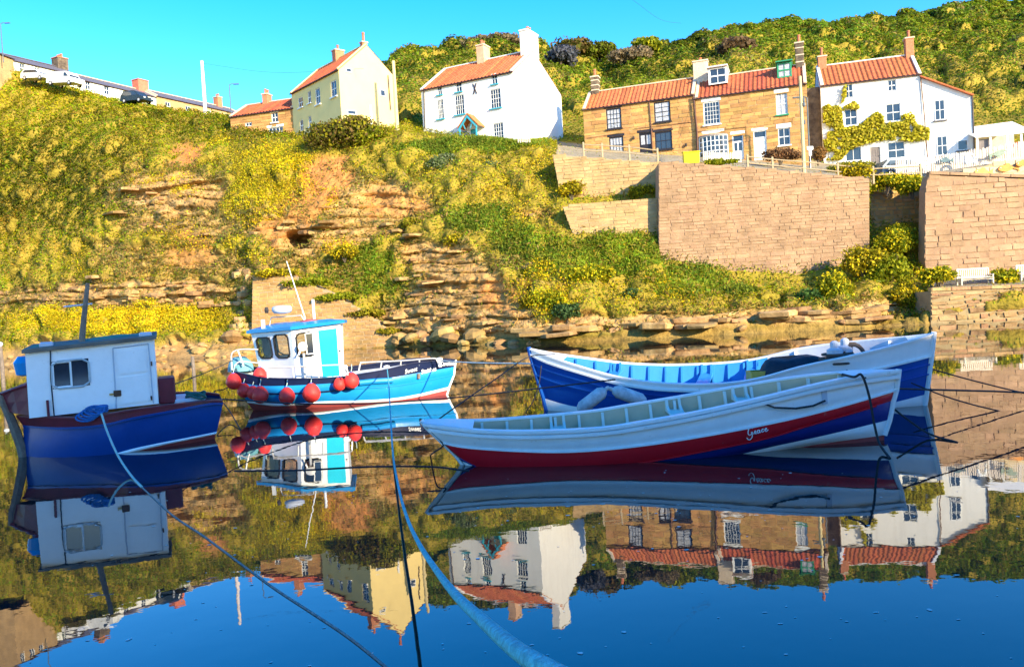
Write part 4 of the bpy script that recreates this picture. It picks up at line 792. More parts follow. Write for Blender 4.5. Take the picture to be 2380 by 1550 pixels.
# ------------------------------------------------------------------ boats
def cr_spline(pts, n=12):
    p = np.array(pts, float); q = np.vstack([2 * p[0] - p[1], p, 2 * p[-1] - p[-2]]); o = []
    for i in range(1, len(q) - 2):
        for k in range(n):
            t = k / n; a, b_, c, d = q[i - 1], q[i], q[i + 1], q[i + 2]; o.append(.5 * (2 * b_ + (c - a) * t + (2 * a - 5 * b_ + 4 * c - d) * t * t + (3 * b_ - a - 3 * c + d) * t ** 3))
    o.append(p[-1]); return np.array(o)
class Boat:
    NS = 49
    def __init__(s, name, label, left, right, heel, B, plan, yl=0, yr=0):
        a, b_ = PZ(*left), PZ(*right); a[1] += yl; b_[1] += yr; e = b_ - a; e[2] = 0; s.Lw = np.linalg.norm(e); s.ex = e / s.Lw; s.o = (a + b_) / 2; s.o[2] = 0
        hp = np.array([-s.ex[1], s.ex[0], 0]); s.ey = hp * math.cos(heel) + np.array([0, 0, 1.]) * math.sin(heel); s.ez = np.cross(s.ex, s.ey); s.B = B; s.plan = plan
        s.root = empty(name, s.o, 0, label, 'boat'); s.root.rotation_mode = 'QUATERNION'
        s.root.rotation_quaternion = Matrix((s.ex, s.ey, s.ez)).transposed().to_quaternion(); s.curves = []
    def loc(s, p): q = np.asarray(p) - s.o; return np.array([q @ s.ex, q @ s.ey, q @ s.ez])
    def at(s, px, py, b_=0.0): return s.loc(PPL(px, py, s.o - s.ey * b_, s.ey))
    def curve(s, pts, frac):
        pts = np.array(pts, float); t = (pts[:, 0] - pts[0, 0]) / (pts[-1, 0] - pts[0, 0]); L_ = np.array([s.at(x, y, frac * s.B * s.plan(tt)) for (x, y), tt in zip(pts, t)])
        # smooth resample along the length
        f = cr_spline(np.column_stack([t, L_]), 14); tt = np.linspace(0, 1, s.NS); o = np.column_stack([np.interp(tt, f[:, 0], f[:, k]) for k in (1, 2, 3)])
        o[:, 1] = -frac * s.B * np.array([s.plan(v) for v in tt]); s.curves.append(o); return o
    def keel(s, dz=-.45):
        o = s.curves[-1].copy(); o[:, 1] = 0; o[:, 2] = np.minimum(o[:, 2] + dz * .5, dz); s.curves.append(o)
    def mir(s, c): c = c.copy(); c[:, 1] *= -1; return c
    def band(s, name, i, j, m, extra=0, smooth=True, label=None):
        b_ = MB(); A, Bc = s.curves[i], s.curves[j]; n = 4; G = []
        for k in range(n + 1): t = k / n; G.append(A * (1 - t) + Bc * t + np.array([0, -1., 0]) * (extra + .03 * math.sin(math.pi * t) * (1 if i else 0)) * (np.abs(A[:, 1:2]) > .02))
        b_.grid(G); b_.grid([s.mir(g_) for g_ in G], True); o = b_.build(name, m, s.root, smooth=smooth)
        if label: o['label'] = label
        return o
    def rail(s, name, c, w, h_, m, dz=0.0, out=.03, t0=0, t1=1):
        """a capping or rubbing strake of square section along a curve, both sides"""
        i0, i1 = int(t0 * (s.NS - 1)), int(t1 * (s.NS - 1)) + 1; b_ = MB()
        for sg in (1, -1):
            C_ = c[i0:i1].copy(); o = np.abs(C_[:, 1]); yo = o + out; yi = np.maximum(o + out - w, .004); G = []
            for (yy, z) in ((yi, -h_), (yo, -h_ * .8), (yo, h_ * .0), (yo - .012, .0), (yi, .0), (yi, -h_)): g_ = C_.copy(); g_[:, 1] = -sg * yy; g_[:, 2] += z + dz; G.append(g_)
            b_.grid(G, sg < 0)
        return b_.build(name, m, s.root)
    def inner(s, name, c, m, depth, inset=.09, floor=None, t0=0.02, t1=.98, narrow=.82):
        i0, i1 = int(t0 * (s.NS - 1)), int(t1 * (s.NS - 1)) + 1; C_ = c[i0:i1]; G = []
        for k in range(5):
            t = k / 4; g_ = C_.copy(); en = np.clip(np.minimum(np.linspace(t0, t1, len(C_)), 1 - np.linspace(t0, t1, len(C_))) / .16, .12, 1); g_[:, 1] = -np.maximum(np.abs(C_[:, 1]) - inset, .0) * (1 - (1 - narrow) * t); g_[:, 2] -= depth * t * en; G.append(g_)
        for k in range(4, -1, -1): G.append(s.mir(G[k]))
        return MB().grid(G, True).build(name, m, s.root, smooth=False)
    def hullpt(s, px, py, i, j, proud=.012):
        A, Bc = s.curves[i], s.curves[j]; b_ = s.B * .9
        for it in range(6):
            q = s.at(px, py, b_); ya = np.interp(q[0], A[:, 0], A[:, 1]); yb = np.interp(q[0], Bc[:, 0], Bc[:, 1]); za = np.interp(q[0], A[:, 0], A[:, 2]); zb = np.interp(q[0], Bc[:, 0], Bc[:, 2])
            t = np.clip((q[2] - za) / (zb - za + 1e-6), 0, 1); b_ = -(ya * (1 - t) + yb * t) + .03 * math.sin(math.pi * t) + proud
        return s.at(px, py, b_)
    def ribs(s, c, ts, m, depth, inset=.09, w=.05, far=True, narrow=.82, name='rib'):
        for t in ts:
            k = t * (s.NS - 1); i = int(k); q = c[i] + (c[min(i + 1, s.NS - 1)] - c[i]) * (k - i); y = max(abs(q[1]) - inset, 0)
            for sg in ((-1, 1) if far else (-1,)):
                MB().add([(q[0] - w / 2, sg * y, q[2] - .02), (q[0] + w / 2, sg * y, q[2] - .02), (q[0] + w / 2, sg * (y - .06), q[2] - .02), (q[0] - w / 2, sg * (y - .06), q[2] - .02),
                          (q[0] - w / 2, sg * y * narrow, q[2] - depth), (q[0] + w / 2, sg * y * narrow, q[2] - depth), (q[0] + w / 2, sg * (y * narrow - .09), q[2] - depth), (q[0] - w / 2, sg * (y * narrow - .09), q[2] - depth)],
                         [(0, 1, 2, 3), (0, 4, 5, 1), (1, 5, 6, 2), (2, 6, 7, 3), (3, 7, 4, 0)]).build(name, m, s.root)
    def thwart(s, c, t, m, dz, w=.28, knees=None, inset=.1):
        i = int(t * (s.NS - 1)); q = c[i]; y = abs(q[1]) - inset; o = MB().box((q[0], 0, q[2] + dz), (w, 2 * y, .05), bev=.015).build('thwart', m, s.root)
        if knees:
            for sg in (-1, 1):
                for dx in (-.12, .12): MB().prism([(0, 0), (.34, 0), (.1, .1), (.05, -dz + .02), (0, -dz + .02)], q[0] + dx - .025, q[0] + dx + .025, 0).build('knee', knees, o) if sg < 0 else MB().add([(q[0] + dx + e_, sg * (y - a), q[2] + dz + z) for e_ in (-.025, .025) for (a, z) in [(0, 0), (.34, 0), (.1, .1), (.05, -dz + .02), (0, -dz + .02)]], [(4, 3, 2, 1, 0), (5, 6, 7, 8, 9)] + [(k, (k + 1) % 5, 5 + (k + 1) % 5, 5 + k) for k in range(5)]).build('knee', knees, o)
            for ch in [c_ for c_ in o.children if c_.name.startswith('knee')]: pass
        return o
def plan(t0, pl, pr, el=0., er=0.):
    def f(t):
        if t < t0: return el + (1 - el) * (1 - (1 - t / t0) ** pl)
        return er + (1 - er) * (1 - ((t - t0) / (1 - t0)) ** pr)
    return f
BM = lambda n, c, r=.35, **k: mat(n, c, r, k.pop('var', .08), k.pop('scale', 2.5), k.pop('bump', .08), k.pop('bscale', 8), coat=k.pop('coat', .15), **k)
B_WHITE = BM('boat_white', (.86, .86, .85), .5, var=.04, wear=(.62, .58, .52), streak=.05); B_RED = BM('boat_red', (.62, .008, .018), wear=(.42, .10, .09)); B_BLUE = BM('boat_blue', (.003, .05, .235), wear=(.03, .08, .18)); B_BLUE2 = BM('boat_mid_blue', (.006, .075, .36), wear=(.06, .13, .3))
B_BOOT = BM('boat_bottom_red', (.30, .05, .045), .7); B_BEIGE = BM('boat_beige', (.58, .44, .29), .7); B_CREAM = BM('boat_cream', (.70, .68, .60), .6); B_INBLUE = BM('boat_inside_blue', (.03, .24, .58), .5)
B_MAROON = BM('boat_maroon', (.15, .018, .03), .55, var=.25); B_NAVY = BM('boat_navy', (.006, .012, .05)); B_CYAN = BM('boat_sky_blue', (.01, .25, .60), wear=(.1, .3, .5)); B_DCYAN = BM('door_cyan', (.01, .60, .78), .4); B_GREYW = BM('boat_grey_white', (.5, .54, .62), .5)
B_ROPE = mat('dark_rope', (.035, .035, .04), .9, .3, 30); B_ROPEB = mat('blue_rope', (.12, .52, .58), .85, .35, 40, .6, 120); B_ROPEG = mat('pale_rope', (.42, .52, .46), .9, .2, 30); B_STEEL = mat('rail_steel', (.62, .59, .55), .35, .1, metal=.35)
B_BUOY = BM('buoy_red', (.85, .045, .035), .55, var=.15, wear=(.5, .08, .07)); B_FEND = mat('fender_grey', (.46, .48, .50), .6, .3, 6); B_WOOD = mat('weathered_wood', (.2, .155, .12), .85, .3, 8); B_TARP = mat('dark_tarp', (.012, .02, .035), .55, .3, 3, .3)
B_GLASS = mat('boat_glass', (.02, .03, .05), .08, .3, spec=.8)
def strokes(boat, name, lines, to_px, i, j, m, r=.009, proud=.014):
    b_ = MB()
    for ln in lines:
        q = cr_spline([to_px(u, v) for u, v in ln], 6); b_.tube([boat.hullpt(x, y, i, j, proud) for x, y in q], r, 5)
    return b_.build(name, m, boat.root)
def lettering(boat, text, x0, y0, x1, y1, hpx, i, j, m, slant=0.0):
    cu = bpy.data.curves.new('lettering', 'FONT'); cu.body = text; cu.size = 1; cu.offset = .018; cu.extrude = 0; cu.shear = slant; to = bpy.data.objects.new('lettering', cu); COL.objects.link(to)
    dg = bpy.context.evaluated_depsgraph_get(); me = bpy.data.meshes.new_from_object(to.evaluated_get(dg)); bpy.data.objects.remove(to); V = np.array([v.co for v in me.vertices]); w = V[:, 0].max(); hx = max(V[:, 1].max(), .1)
    for v, c in zip(me.vertices, V):
        t = c[0] / w; v.co = boat.hullpt(x0 + (x1 - x0) * t + c[1] / hx * hpx * .05, y0 + (y1 - y0) * t - c[1] / hx * hpx, i, j, .016)
    me.materials.clear(); me.materials.append(m); return obj('lettering', me, boat.root)

# --- white, red and blue rowing coble in front
g = Boat('rowing_boat', 'white open rowing boat with red and blue stripes, nearest the camera', (1079, 1079), (2051, 1023), math.radians(3), .85, plan(.45, 2.0, 2.4, .2, 0))
gw = g.curve([(984, 987), (1027, 992), (1117, 1002), (1241, 1004), (1396, 997), (1490, 983), (1635, 957), (1773, 926), (1897, 896), (2003, 874), (2089, 863)], 1.0)
g.curve([(997, 997), (1040, 1003), (1117, 1011), (1241, 1014), (1396, 1006), (1490, 993), (1635, 966), (1773, 935), (1897, 906), (2003, 886), (2087, 874)], 1.0)
g.curve([(1030, 1028), (1080, 1038), (1210, 1047), (1334, 1048), (1490, 1034), (1635, 1012), (1783, 984), (1897, 958), (2083, 905)], .98)
g.curve([(1066, 1062), (1120, 1088), (1210, 1104), (1334, 1099), (1427, 1084), (1490, 1075), (1635, 1048), (1783, 1017), (1897, 983), (2076, 930)], .90)
g.curve([(1075, 1072), (1200, 1120), (1334, 1130), (1490, 1112), (1635, 1078), (1773, 1043), (1897, 1016), (2067, 975)], .68)
g.curve([(1085, 1085), (1200, 1135), (1334, 1150), (1600, 1112), (1800, 1055), (1897, 1033), (2055, 1011)], .42); g.keel()
g.band('gunwale_strake', 0, 1, B_WHITE); g.band('white_topside', 1, 2, B_WHITE); g.band('red_stripe', 2, 3, B_RED); g.band('blue_stripe', 3, 4, BM('stripe_blue', (.008, .02, .19))); g.band('white_bottom', 4, 5, B_WHITE); g.band('keel_bottom', 5, 6, B_BOOT)
g.rail('gunwale_cap', gw, .15, .06, B_WHITE, .03, .06); g.rail('rubbing_strake', g.curves[1], .08, .075, B_WHITE, .03, .085); g.rail('stripe_moulding', g.curves[2], .04, .04, B_WHITE, .015, .045); g.rail('lower_moulding', g.curves[3], .03, .03, B_RED, .01, .028, .3, .97)
g.inner('inner_lining', gw, B_BEIGE, .44, narrow=.86); gi = gw.copy(); gi[:, 2] -= .4; fl = MB(); k0, k1 = 8, 42
fl.grid([np.column_stack([gi[k0:k1, 0], sg * np.maximum(np.abs(gi[k0:k1, 1]) - .09, 0) * .9, gi[k0:k1, 2]]) for sg in (-1, 1)], True); fl.build('floorboards', B_BEIGE, g.root)
g.ribs(gw, np.linspace(.12, .9, 15), B_CREAM, .4)
for t in (.3, .58, .72): g.thwart(gw, t, B_CREAM, -.2, .3, B_CREAM)
for (i0, i1, nm) in ((0, 5, 'stern_breasthook'), (43, 48, 'bow_breasthook')):
    C_ = gw[i0:i1 + 1]; MB().grid([np.column_stack([C_[:, 0], f * np.abs(C_[:, 1]), C_[:, 2] + .035]) for f in (-1, 0, 1)], True).build(nm, B_WHITE, g.root)
MB().tube([c[-1] + np.array([0, 0, .04 if i == 0 else 0]) for i, c in enumerate(g.curves[:-1])], .055, 8).build('stem', B_WHITE, g.root)
MB().grid([[c[0] * np.array([1, f, 1]) + np.array([-.015, 0, .03 if i == 0 else 0]) for f in (-1.12, -.5, 0, .5, 1.12)] for i, c in enumerate(g.curves[:-1])]).build('transom', B_WHITE, g.root); MB().tube([c[0] * np.array([1, 0, 1]) + np.array([-.05, 0, .05 if i == 0 else 0]) for i, c in enumerate(g.curves[:-1])], .05, 8).build('stern_post', B_WHITE, g.root)
q = [g.hullpt(x, y, 1, 2, .03) for x, y in ((1910, 908), (1922, 906), (1924, 938), (1912, 941))]; MB().add(q + [v + np.array([0, .05, 0]) for v in q], [(0, 1, 2, 3), (4, 7, 6, 5), (0, 4, 5, 1), (1, 5, 6, 2), (2, 6, 7, 3), (3, 7, 4, 0)]).build('rowlock_pad', B_GREYW, g.root)
MB().tube([g.hullpt(*p_, 1, 2, .05) for p_ in ((1775, 938), (1800, 947), (1850, 949), (1890, 943), (1918, 931))], .018, 6).build('lashing_line', B_ROPE, g.root)
SCRIPT_G = [[(.22, .86), (.16, .98), (.07, .95), (.02, .7), (.02, .45), (.09, .3), (.17, .36), (.21, .52), (.15, .5)], [(.21, .52), (.2, .1), (.12, -.12), (.02, -.08), (-.04, .1)], [(-.03, .92), (.06, 1.05), (.14, .98)],
            [(.28, .3), (.32, .5), (.34, .58), (.38, .52), (.36, .32), (.41, .3)], [(.55, .52), (.48, .57), (.44, .42), (.47, .3), (.53, .36), (.56, .55), (.55, .32), (.6, .34)], [(.74, .52), (.69, .57), (.64, .43), (.68, .3), (.75, .36)], [(.8, .42), (.87, .5), (.85, .58), (.8, .52), (.8, .36), (.86, .28), (.95, .4)]]
strokes(g, 'lettering', SCRIPT_G, lambda u, v: (1738 + 50 * u, 1017 - 12 * u - 25 * (v - .1)), 2, 3, M_PWHITE, .0085, .035)
# --- blue and white double-ended coble behind it
b2 = Boat('open_coble', 'long blue double-ended open boat with white gunwale, behind the rowing boat', (1268, 954), (2150, 942), math.radians(7), 1.25, plan(.5, 2.0, 2.2))
bw_ = b2.curve([(1229, 811), (1272, 829), (1365, 859), (1427, 876), (1490, 887), (1552, 893), (1635, 895), (1711, 890), (1773, 879), (1867, 853), (1991, 826), (2115, 795), (2171, 777)], 1.0)
b2.curve([(1232, 823), (1272, 842), (1365, 871), (1427, 889), (1490, 900), (1552, 906), (1635, 908), (1711, 906), (1773, 901), (1867, 888), (1950, 873), (2037, 857), (2165, 826)], 1.0)
b2.curve([(1263, 925), (1328, 943), (1450, 960), (1700, 968), (1900, 960), (2040, 943), (2153, 916)], .86); b2.curve([(1270, 956), (1328, 968), (1450, 985), (1700, 995), (1950, 975), (2149, 944)], .7); b2.keel()
b2.band('white_topside', 0, 1, B_WHITE); b2.band('blue_hull', 1, 2, B_BLUE2); b2.band('white_bottom', 2, 3, B_WHITE); b2.band('keel_bottom', 3, 4, B_BOOT)
b2.rail('gunwale_cap', bw_, .12, .05, B_WHITE, .03, .035); b2.rail('rubbing_strake', b2.curves[1], .06, .06, B_WHITE, .02, .05)
cc = b2.curves[1] * .55 + b2.curves[2] * .45; b2.rail('plank_edge', cc, .04, .04, B_BLUE2, 0, .05); cc = b2.curves[1] * .8 + b2.curves[2] * .2; b2.rail('plank_edge', cc, .04, .04, B_BLUE2, 0, .045)
b2.inner('inner_lining', bw_, B_INBLUE, .55, t1=.6); b2.inner('bow_lining', bw_, B_GREYW, .55, t0=.6)
gi = bw_.copy(); gi[:, 2] -= .5; fl = MB(); fl.grid([np.column_stack([gi[7:43, 0], sg * np.maximum(np.abs(gi[7:43, 1]) - .09, 0) * .85, gi[7:43, 2]]) for sg in (-1, 1)], True); fl.build('floorboards', B_INBLUE, b2.root)
b2.ribs(bw_, np.linspace(.1, .56, 12), B_INBLUE, .5); b2.ribs(bw_, (.66, .78, .9), B_WHITE, .5)
for t in (.2, .42, .55): b2.thwart(bw_, t, B_INBLUE, -.22, .34, B_INBLUE)
for (i0, i1, nm) in ((0, 4, 'stern_breasthook'), (45, 48, 'bow_breasthook')):
    C_ = bw_[i0:i1 + 1]; MB().grid([np.column_stack([C_[:, 0], f * np.abs(C_[:, 1]), C_[:, 2] + .035]) for f in (-1, 0, 1)], True).build(nm, B_WHITE, b2.root)
for k, nm, m_ in ((0, 'stern_post', B_BLUE2), (-1, 'stem', B_WHITE)): MB().tube([c[k] + np.array([0, 0, .05 if i == 0 else 0]) for i, c in enumerate(b2.curves[:-1])], .06, 8).build(nm, m_, b2.root)
# tarpaulin-covered engine, yellow crate, capstans
def dome(px, py, Y, r, h_, m, name, label, cat, flat=.6):
    c = P(px, py, Y); b_ = MB(); G = []
    for i in range(7):
        t = i / 6; rr = math.cos(t * math.pi / 2) ** flat; G.append([(c[0] + r[0] * rr * math.cos(a), c[1] + r[1] * rr * math.sin(a), c[2] + h_ * math.sin(t * math.pi / 2) * (1 + .08 * math.sin(3 * a + i))) for a in np.linspace(0, 2 * math.pi, 15)])
    b_.grid(G); return tag(b_.build(name, m, None, smooth=True, origin=c, loc=c), label, cat)
dome(1853, 882, 19.6, (.95, .6), .55, B_TARP, 'engine_cover', 'dark tarpaulin humped over the engine of the blue boat', 'cover', .35)
c = P(1765, 893, 19.6); cr = empty('fish_crate', c, 0, 'faded yellow crate in the blue boat beside the tarpaulin', 'crate')
for (dx, dy, w, d) in ((0, -.22, .5, .03), (0, .22, .5, .03), (-.24, 0, .03, .42), (.24, 0, .03, .42)): MB().box((dx, dy, .16), (w, d, .34), bev=.01).build('side', mat('yellow_plastic', (.55, .36, .06), .5), cr)
MB().box((0, 0, .0), (.46, .42, .03)).build('base', mat('yellow_plastic', ()), cr)
def capstan(px, py, Y, label, rope):
    c = P(px, py, Y); r = empty('mooring_post', c, 0, label, 'mooring post'); r.scale = (1.35,) * 3; MB().lathe([(.09, -.5), (.09, .12), (.13, .15), (.13, .24), (.07, .27), (.07, .36), (.03, .39)], n=14).build('post', B_GREYW, r)
    MB().lathe([(.12, .05), (.16, .1), (.12, .16)], n=12).build('post_collar', mat('dark_iron', (.04, .035, .035), .5), r)
    b_ = MB()
    for k in range(3): a = np.linspace(0, 6.28, 20); b_.tube([((.26 - .03 * k) * math.cos(t) + .1, -.05 * k, .0 - .02 * k + .3 * math.sin(t)) if rope else ((.3 - .05 * k) * math.cos(t), (.3 - .05 * k) * math.sin(t), .02 + .07 * k) for t in a], .022, 6)
    b_.build('rope_coil', mat('brown_rope', (.09, .07, .06), .9), r)
capstan(1965, 838, 19.0, 'grey mooring post with looped rope at the blue bow', True); capstan(1941, 845, 18.8, 'short mooring post wound with brown rope on the blue boat', False)
def fender(p0, p1, Y, label):
    a, b_ = P(*p0, Y), P(*p1, Y); d = b_ - a; L_ = np.linalg.norm(d); r = .155; root = empty('fender', a, 0, label, 'fender', 'grey fenders on the blue boat'); u = d / L_
    MB().lathe([(.03, 0), (.09, .03), (r, .14), (r, L_ - .14), (.09, L_ - .03), (.03, L_)], n=16, axis=u).build('fender_body', B_FEND, root, smooth=True); MB().lathe([(.035, -.1), (.05, -.06), (.05, .02), (.03, .03)], n=10, axis=u).build('eye', B_FEND, root)
fender((1408, 905), (1343, 955), 19.0, 'left one of two grey cylindrical fenders'); fender((1423, 905), (1502, 934), 19.0, 'right one of two grey cylindrical fenders')

# --- blue motor boat with red buoys
m2 = Boat('motor_boat', 'sky blue motor boat with white wheelhouse and row of red buoys', (600, 950), (1034, 922), math.radians(3), 1.35, plan(.42, 2.6, 2.2, .55, 0), 0.2, .6)
mg = m2.curve([(538, 862), (580, 872), (623, 879), (732, 880), (794, 876), (849, 868), (900, 859), (961, 845), (1031, 838), (1059, 836)], 1.0)
m2.curve([(546, 884), (580, 893), (623, 897), (735, 893), (849, 884), (905, 878), (975, 866), (1057, 852)], 1.0); m2.curve([(552, 900), (623, 914), (735, 911), (835, 902), (919, 896), (1055, 871)], .99)
m2.curve([(573, 930), (650, 938), (746, 933), (919, 925), (1044, 899)], .9); m2.curve([(576, 936), (650, 944), (746, 938), (919, 931), (1042, 906)], .88); m2.curve([(590, 955), (650, 964), (746, 962), (919, 955), (1036, 926)], .72); m2.keel()
m2.band('navy_bulwark', 0, 1, B_NAVY); m2.band('blue_topside', 1, 2, B_CYAN); m2.band('blue_hull', 2, 3, B_CYAN); m2.band('white_line', 3, 4, B_WHITE); m2.band('red_bottom', 4, 5, B_BOOT); m2.band('keel_bottom', 5, 6, B_BOOT)
m2.rail('gunwale_cap', mg, .12, .04, B_NAVY, .02, .03); m2.rail('rubbing_strake', m2.curves[2], .06, .05, B_NAVY, .02, .04, 0, .55); m2.rail('rubbing_strake', m2.curves[2], .05, .04, B_CYAN, .02, .035, .55, 1)
T = [c[0] for c in m2.curves[:6]]; MB().grid([[t * np.array([1, f, 1]) for f in (-1, 0, 1)] for t in T]).build('transom', B_NAVY, m2.root)
dk = MB().grid([np.column_stack([mg[:, 0], f * np.maximum(np.abs(mg[:, 1]) - .08, 0), mg[:, 2] - .16]) for f in (-1, -.5, 0, .5, 1)], True).build('deck', B_WHITE, m2.root)
MB().tube([c[-1] for c in m2.curves[:6]], .04, 8).build('stem', B_WHITE, m2.root)
lettering(m2, 'Sweet', 941, 869, 970, 861, 10, 0, 1, M_PWHITE); lettering(m2, 'Staithes', 979, 869, 1014, 861, 10, 1, 2, M_PWHITE); lettering(m2, 'Caroline', 1023, 850, 1055, 849, 10, 0, 1, M_PWHITE)
MB().tube([m2.hullpt(x, y, 1, 2, .04) for x, y in ((835, 890), (870, 886), (912, 884))], .09, 8).build('side_fender', B_CYAN, m2.root); MB().tube([m2.hullpt(973, y, 1, 2, .05) for y in (868, 880)], .05, 8).build('bow_block', B_WOOD, m2.root)
# wheelhouse: plan corners (px at deck, depth), walls with openings
def wpt(px, py, Y): return m2.loc(P(px, py, Y))
WB = [wpt(608, 882, 26.9), wpt(690, 884, 25.7), wpt(798, 876, 26.0), wpt(800, 866, 27.9), wpt(640, 866, 28.3)]; WT = [wpt(584, 776, 26.9), wpt(677, 768, 25.7), wpt(791, 753, 26.0), wpt(797, 752, 27.9), wpt(620, 765, 28.3)]
wh = empty('wheelhouse', (0, 0, 0), parent=m2.root)
def panel(name, p00, p10, p11, p01, holes, m, parent, frame_m, th=.04, pane_m=None, rim=.05):
    f = lambda u, v: (p00 * (1 - u) + p10 * u) * (1 - v) + (p01 * (1 - u) + p11 * u) * v
    nn = np.cross(p10 - p00, p01 - p00); nn /= np.linalg.norm(nn); b_ = MB(); us = sorted({0, 1} | {x for h_ in holes for x in h_[:2]}); vs = sorted({0, 1} | {x for h_ in holes for x in h_[2:]})
    for i in range(len(us) - 1):
        for j in range(len(vs) - 1):
            um, vm = (us[i] + us[i + 1]) / 2, (vs[j] + vs[j + 1]) / 2
            if any(a < um < b__ and c < vm < d for a, b__, c, d in holes): continue
            q = [f(us[i], vs[j]), f(us[i + 1], vs[j]), f(us[i + 1], vs[j + 1]), f(us[i], vs[j + 1])]; b_.add(q + [x - nn * th for x in q], [(0, 1, 2, 3), (7, 6, 5, 4), (0, 4, 5, 1), (1, 5, 6, 2), (2, 6, 7, 3), (3, 7, 4, 0)])
    w = b_.build(name, m, parent)
    for (a, b__, c, d) in holes:
        fr_ = MB(); k = .18
        loop = [(a + (b__ - a) * x, c + (d - c) * y) for x, y in ((k, 0), (1 - k, 0), (1, k * .8), (1, 1 - k * .8), (1 - k, 1), (k, 1), (0, 1 - k * .8), (0, k * .8), (k, 0), (1 - k, 0))]
        fr_.tube([f(*q) + nn * .01 for q in loop], .028, 6, False); fo = fr_.build('window_rim', frame_m, w)
        # corner fillets are small, the glass sits in the rim
        if pane_m: qs = [f(*q) - nn * .015 for q in ((a, c), (b__, c), (b__, d), (a, d))]; MB().add(qs, [(0, 1, 2, 3)]).build('pane', pane_m, fo)
    return w, f, nn
tg = bpy.data.materials.new('clear_glass'); tg.use_nodes = True; N = tg.node_tree.nodes; L = tg.node_tree.links; N.clear(); mo = N.new('ShaderNodeOutputMaterial'); ms_ = N.new('ShaderNodeMixShader'); tr = N.new('ShaderNodeBsdfTransparent'); gl = N.new('ShaderNodeBsdfGlossy'); gl.inputs['Roughness'].default_value = .02; fr2 = N.new('ShaderNodeFresnel'); tr.inputs[0].default_value = (.82, .86, .88, 1)
L.new(fr2.outputs[0], ms_.inputs[0]); L.new(tr.outputs[0], ms_.inputs[1]); L.new(gl.outputs[0], ms_.inputs[2]); L.new(ms_.outputs[0], mo.inputs[0])
B_RUB = mat('black_rubber', (.012, .012, .014), .6)
panel('wheelhouse_side', WB[0], WB[1], WT[1], WT[0], [(.09, .45, .46, .90), (.54, .90, .46, .93)], B_WHITE, wh, B_RUB, pane_m=tg)
wsd, fW, nW = panel('wheelhouse_side', WB[1], WB[2], WT[2], WT[1], [(.08, .42, .46, .92)], B_WHITE, wh, B_RUB, pane_m=tg)
panel('wheelhouse_side', WB[2], WB[3], WT[3], WT[2], [], B_WHITE, wh, B_RUB); panel('wheelhouse_side', WB[3], WB[4], WT[4], WT[3], [(.1, .45, .4, .92), (.5, .9, .4, .92)], B_WHITE, wh, B_RUB, pane_m=tg); panel('wheelhouse_side', WB[4], WB[0], WT[0], WT[4], [(.15, .85, .42, .92)], B_WHITE, wh, B_RUB, pane_m=tg)
dp = MB(); qs = [fW(u, v) + nW * .015 for u, v in ((.56, .03), (.92, .03), (.915, .93), (.54, .93))]; dp.add(qs + [x - nW * .02 for x in qs], [(0, 1, 2, 3), (0, 4, 5, 1), (1, 5, 6, 2), (2, 6, 7, 3), (3, 7, 4, 0)]); do_ = dp.build('wheelhouse_door', B_DCYAN, wh); MB().lathe([(.01, 0), (.03, .02), (.02, .05)], fW(.96, .5), 8, nW).build('door_knob', B_RUB, wh)
sm = MB(); qs = [fW(u, v) + nW * .03 for u, v in ((.27, .5), (.42, .5), (.42, .9), (.27, .9))]
for i in range(4): sm.tube([qs[i], qs[(i + 1) % 4]], .02, 6)
sm.build('sliding_sash', M_PWHITE, wh); MB().add([x + nW * .0 for x in qs], [(0, 1, 2, 3)]).build('sash_pane', B_GLASS, wh)
MB().tube([fW(.1, .5) + nW * .25, fW(.16, .62) + nW * .2], .03, 6).build('winch_arm', B_STEEL, wh); MB().lathe([(.05, -.06), (.15, -.05), (.12, 0), (.15, .05), (.05, .06)], fW(.2, .66) + nW * .2, 12, nW).build('hauler_wheel', B_STEEL, wh); MB().box(fW(.2, .25) + nW * .15, (.06, .1, .9)).build('hauler_post', B_STEEL, wh)
rc = sum(WT) / 5; RO = [rc + (p_ - rc) * 1.1 for p_ in WT]; rb = MB(); up = np.array([0, 0, 1.])
rb.add([p_ + up * .02 for p_ in RO] + [p_ + up * .12 for p_ in RO] + [rc + (p_ - rc) * .7 + up * .2 for p_ in WT], [(4, 3, 2, 1, 0), (10, 11, 12, 13, 14)] + [(k * 5 + i, k * 5 + (i + 1) % 5, k * 5 + 5 + (i + 1) % 5, k * 5 + 5 + i) for k in (0, 1) for i in range(5)]); rb.build('wheelhouse_roof', B_CYAN, wh)
MB().lathe([(.1, 0), (.27, .03), (.32, .1), (.32, .2), (.26, .25), (.05, .27)], wpt(656, 729, 26.6), 18).build('radar_dome', B_GREYW, wh, smooth=True)
MB().tube([wpt(625, 765, 26.8), wpt(630, 738, 26.8), wpt(700, 733, 26.8), wpt(712, 752, 26.8)], .02, 6).build('roof_rail', B_STEEL, wh); MB().tube([wpt(666, 607, 26.9), wpt(708, 736, 26.9), wpt(710, 758, 26.9)], [.014, .022, .035], 6).build('whip_antenna', M_PWHITE, wh); MB().tube([wpt(727, 696, 27), wpt(731, 750, 27)], .045, 8).build('roof_post', M_PWHITE, wh)
MB().lathe([(.05, 0), (.07, .1), (.04, .2)], wpt(620, 728, 26.8), 10).build('searchlight', mat('dark_iron', ()), wh); MB().box(wpt(612, 755, 26.6), (.12, .12, .35)).build('roof_lamp', B_STEEL, wh); MB().lathe([(.3, 0), (.34, .06), (.2, .14)], wpt(720, 752, 26.9), 14).build('liferaft_pad', mat('faded_red', (.4, .1, .1), .6), wh)
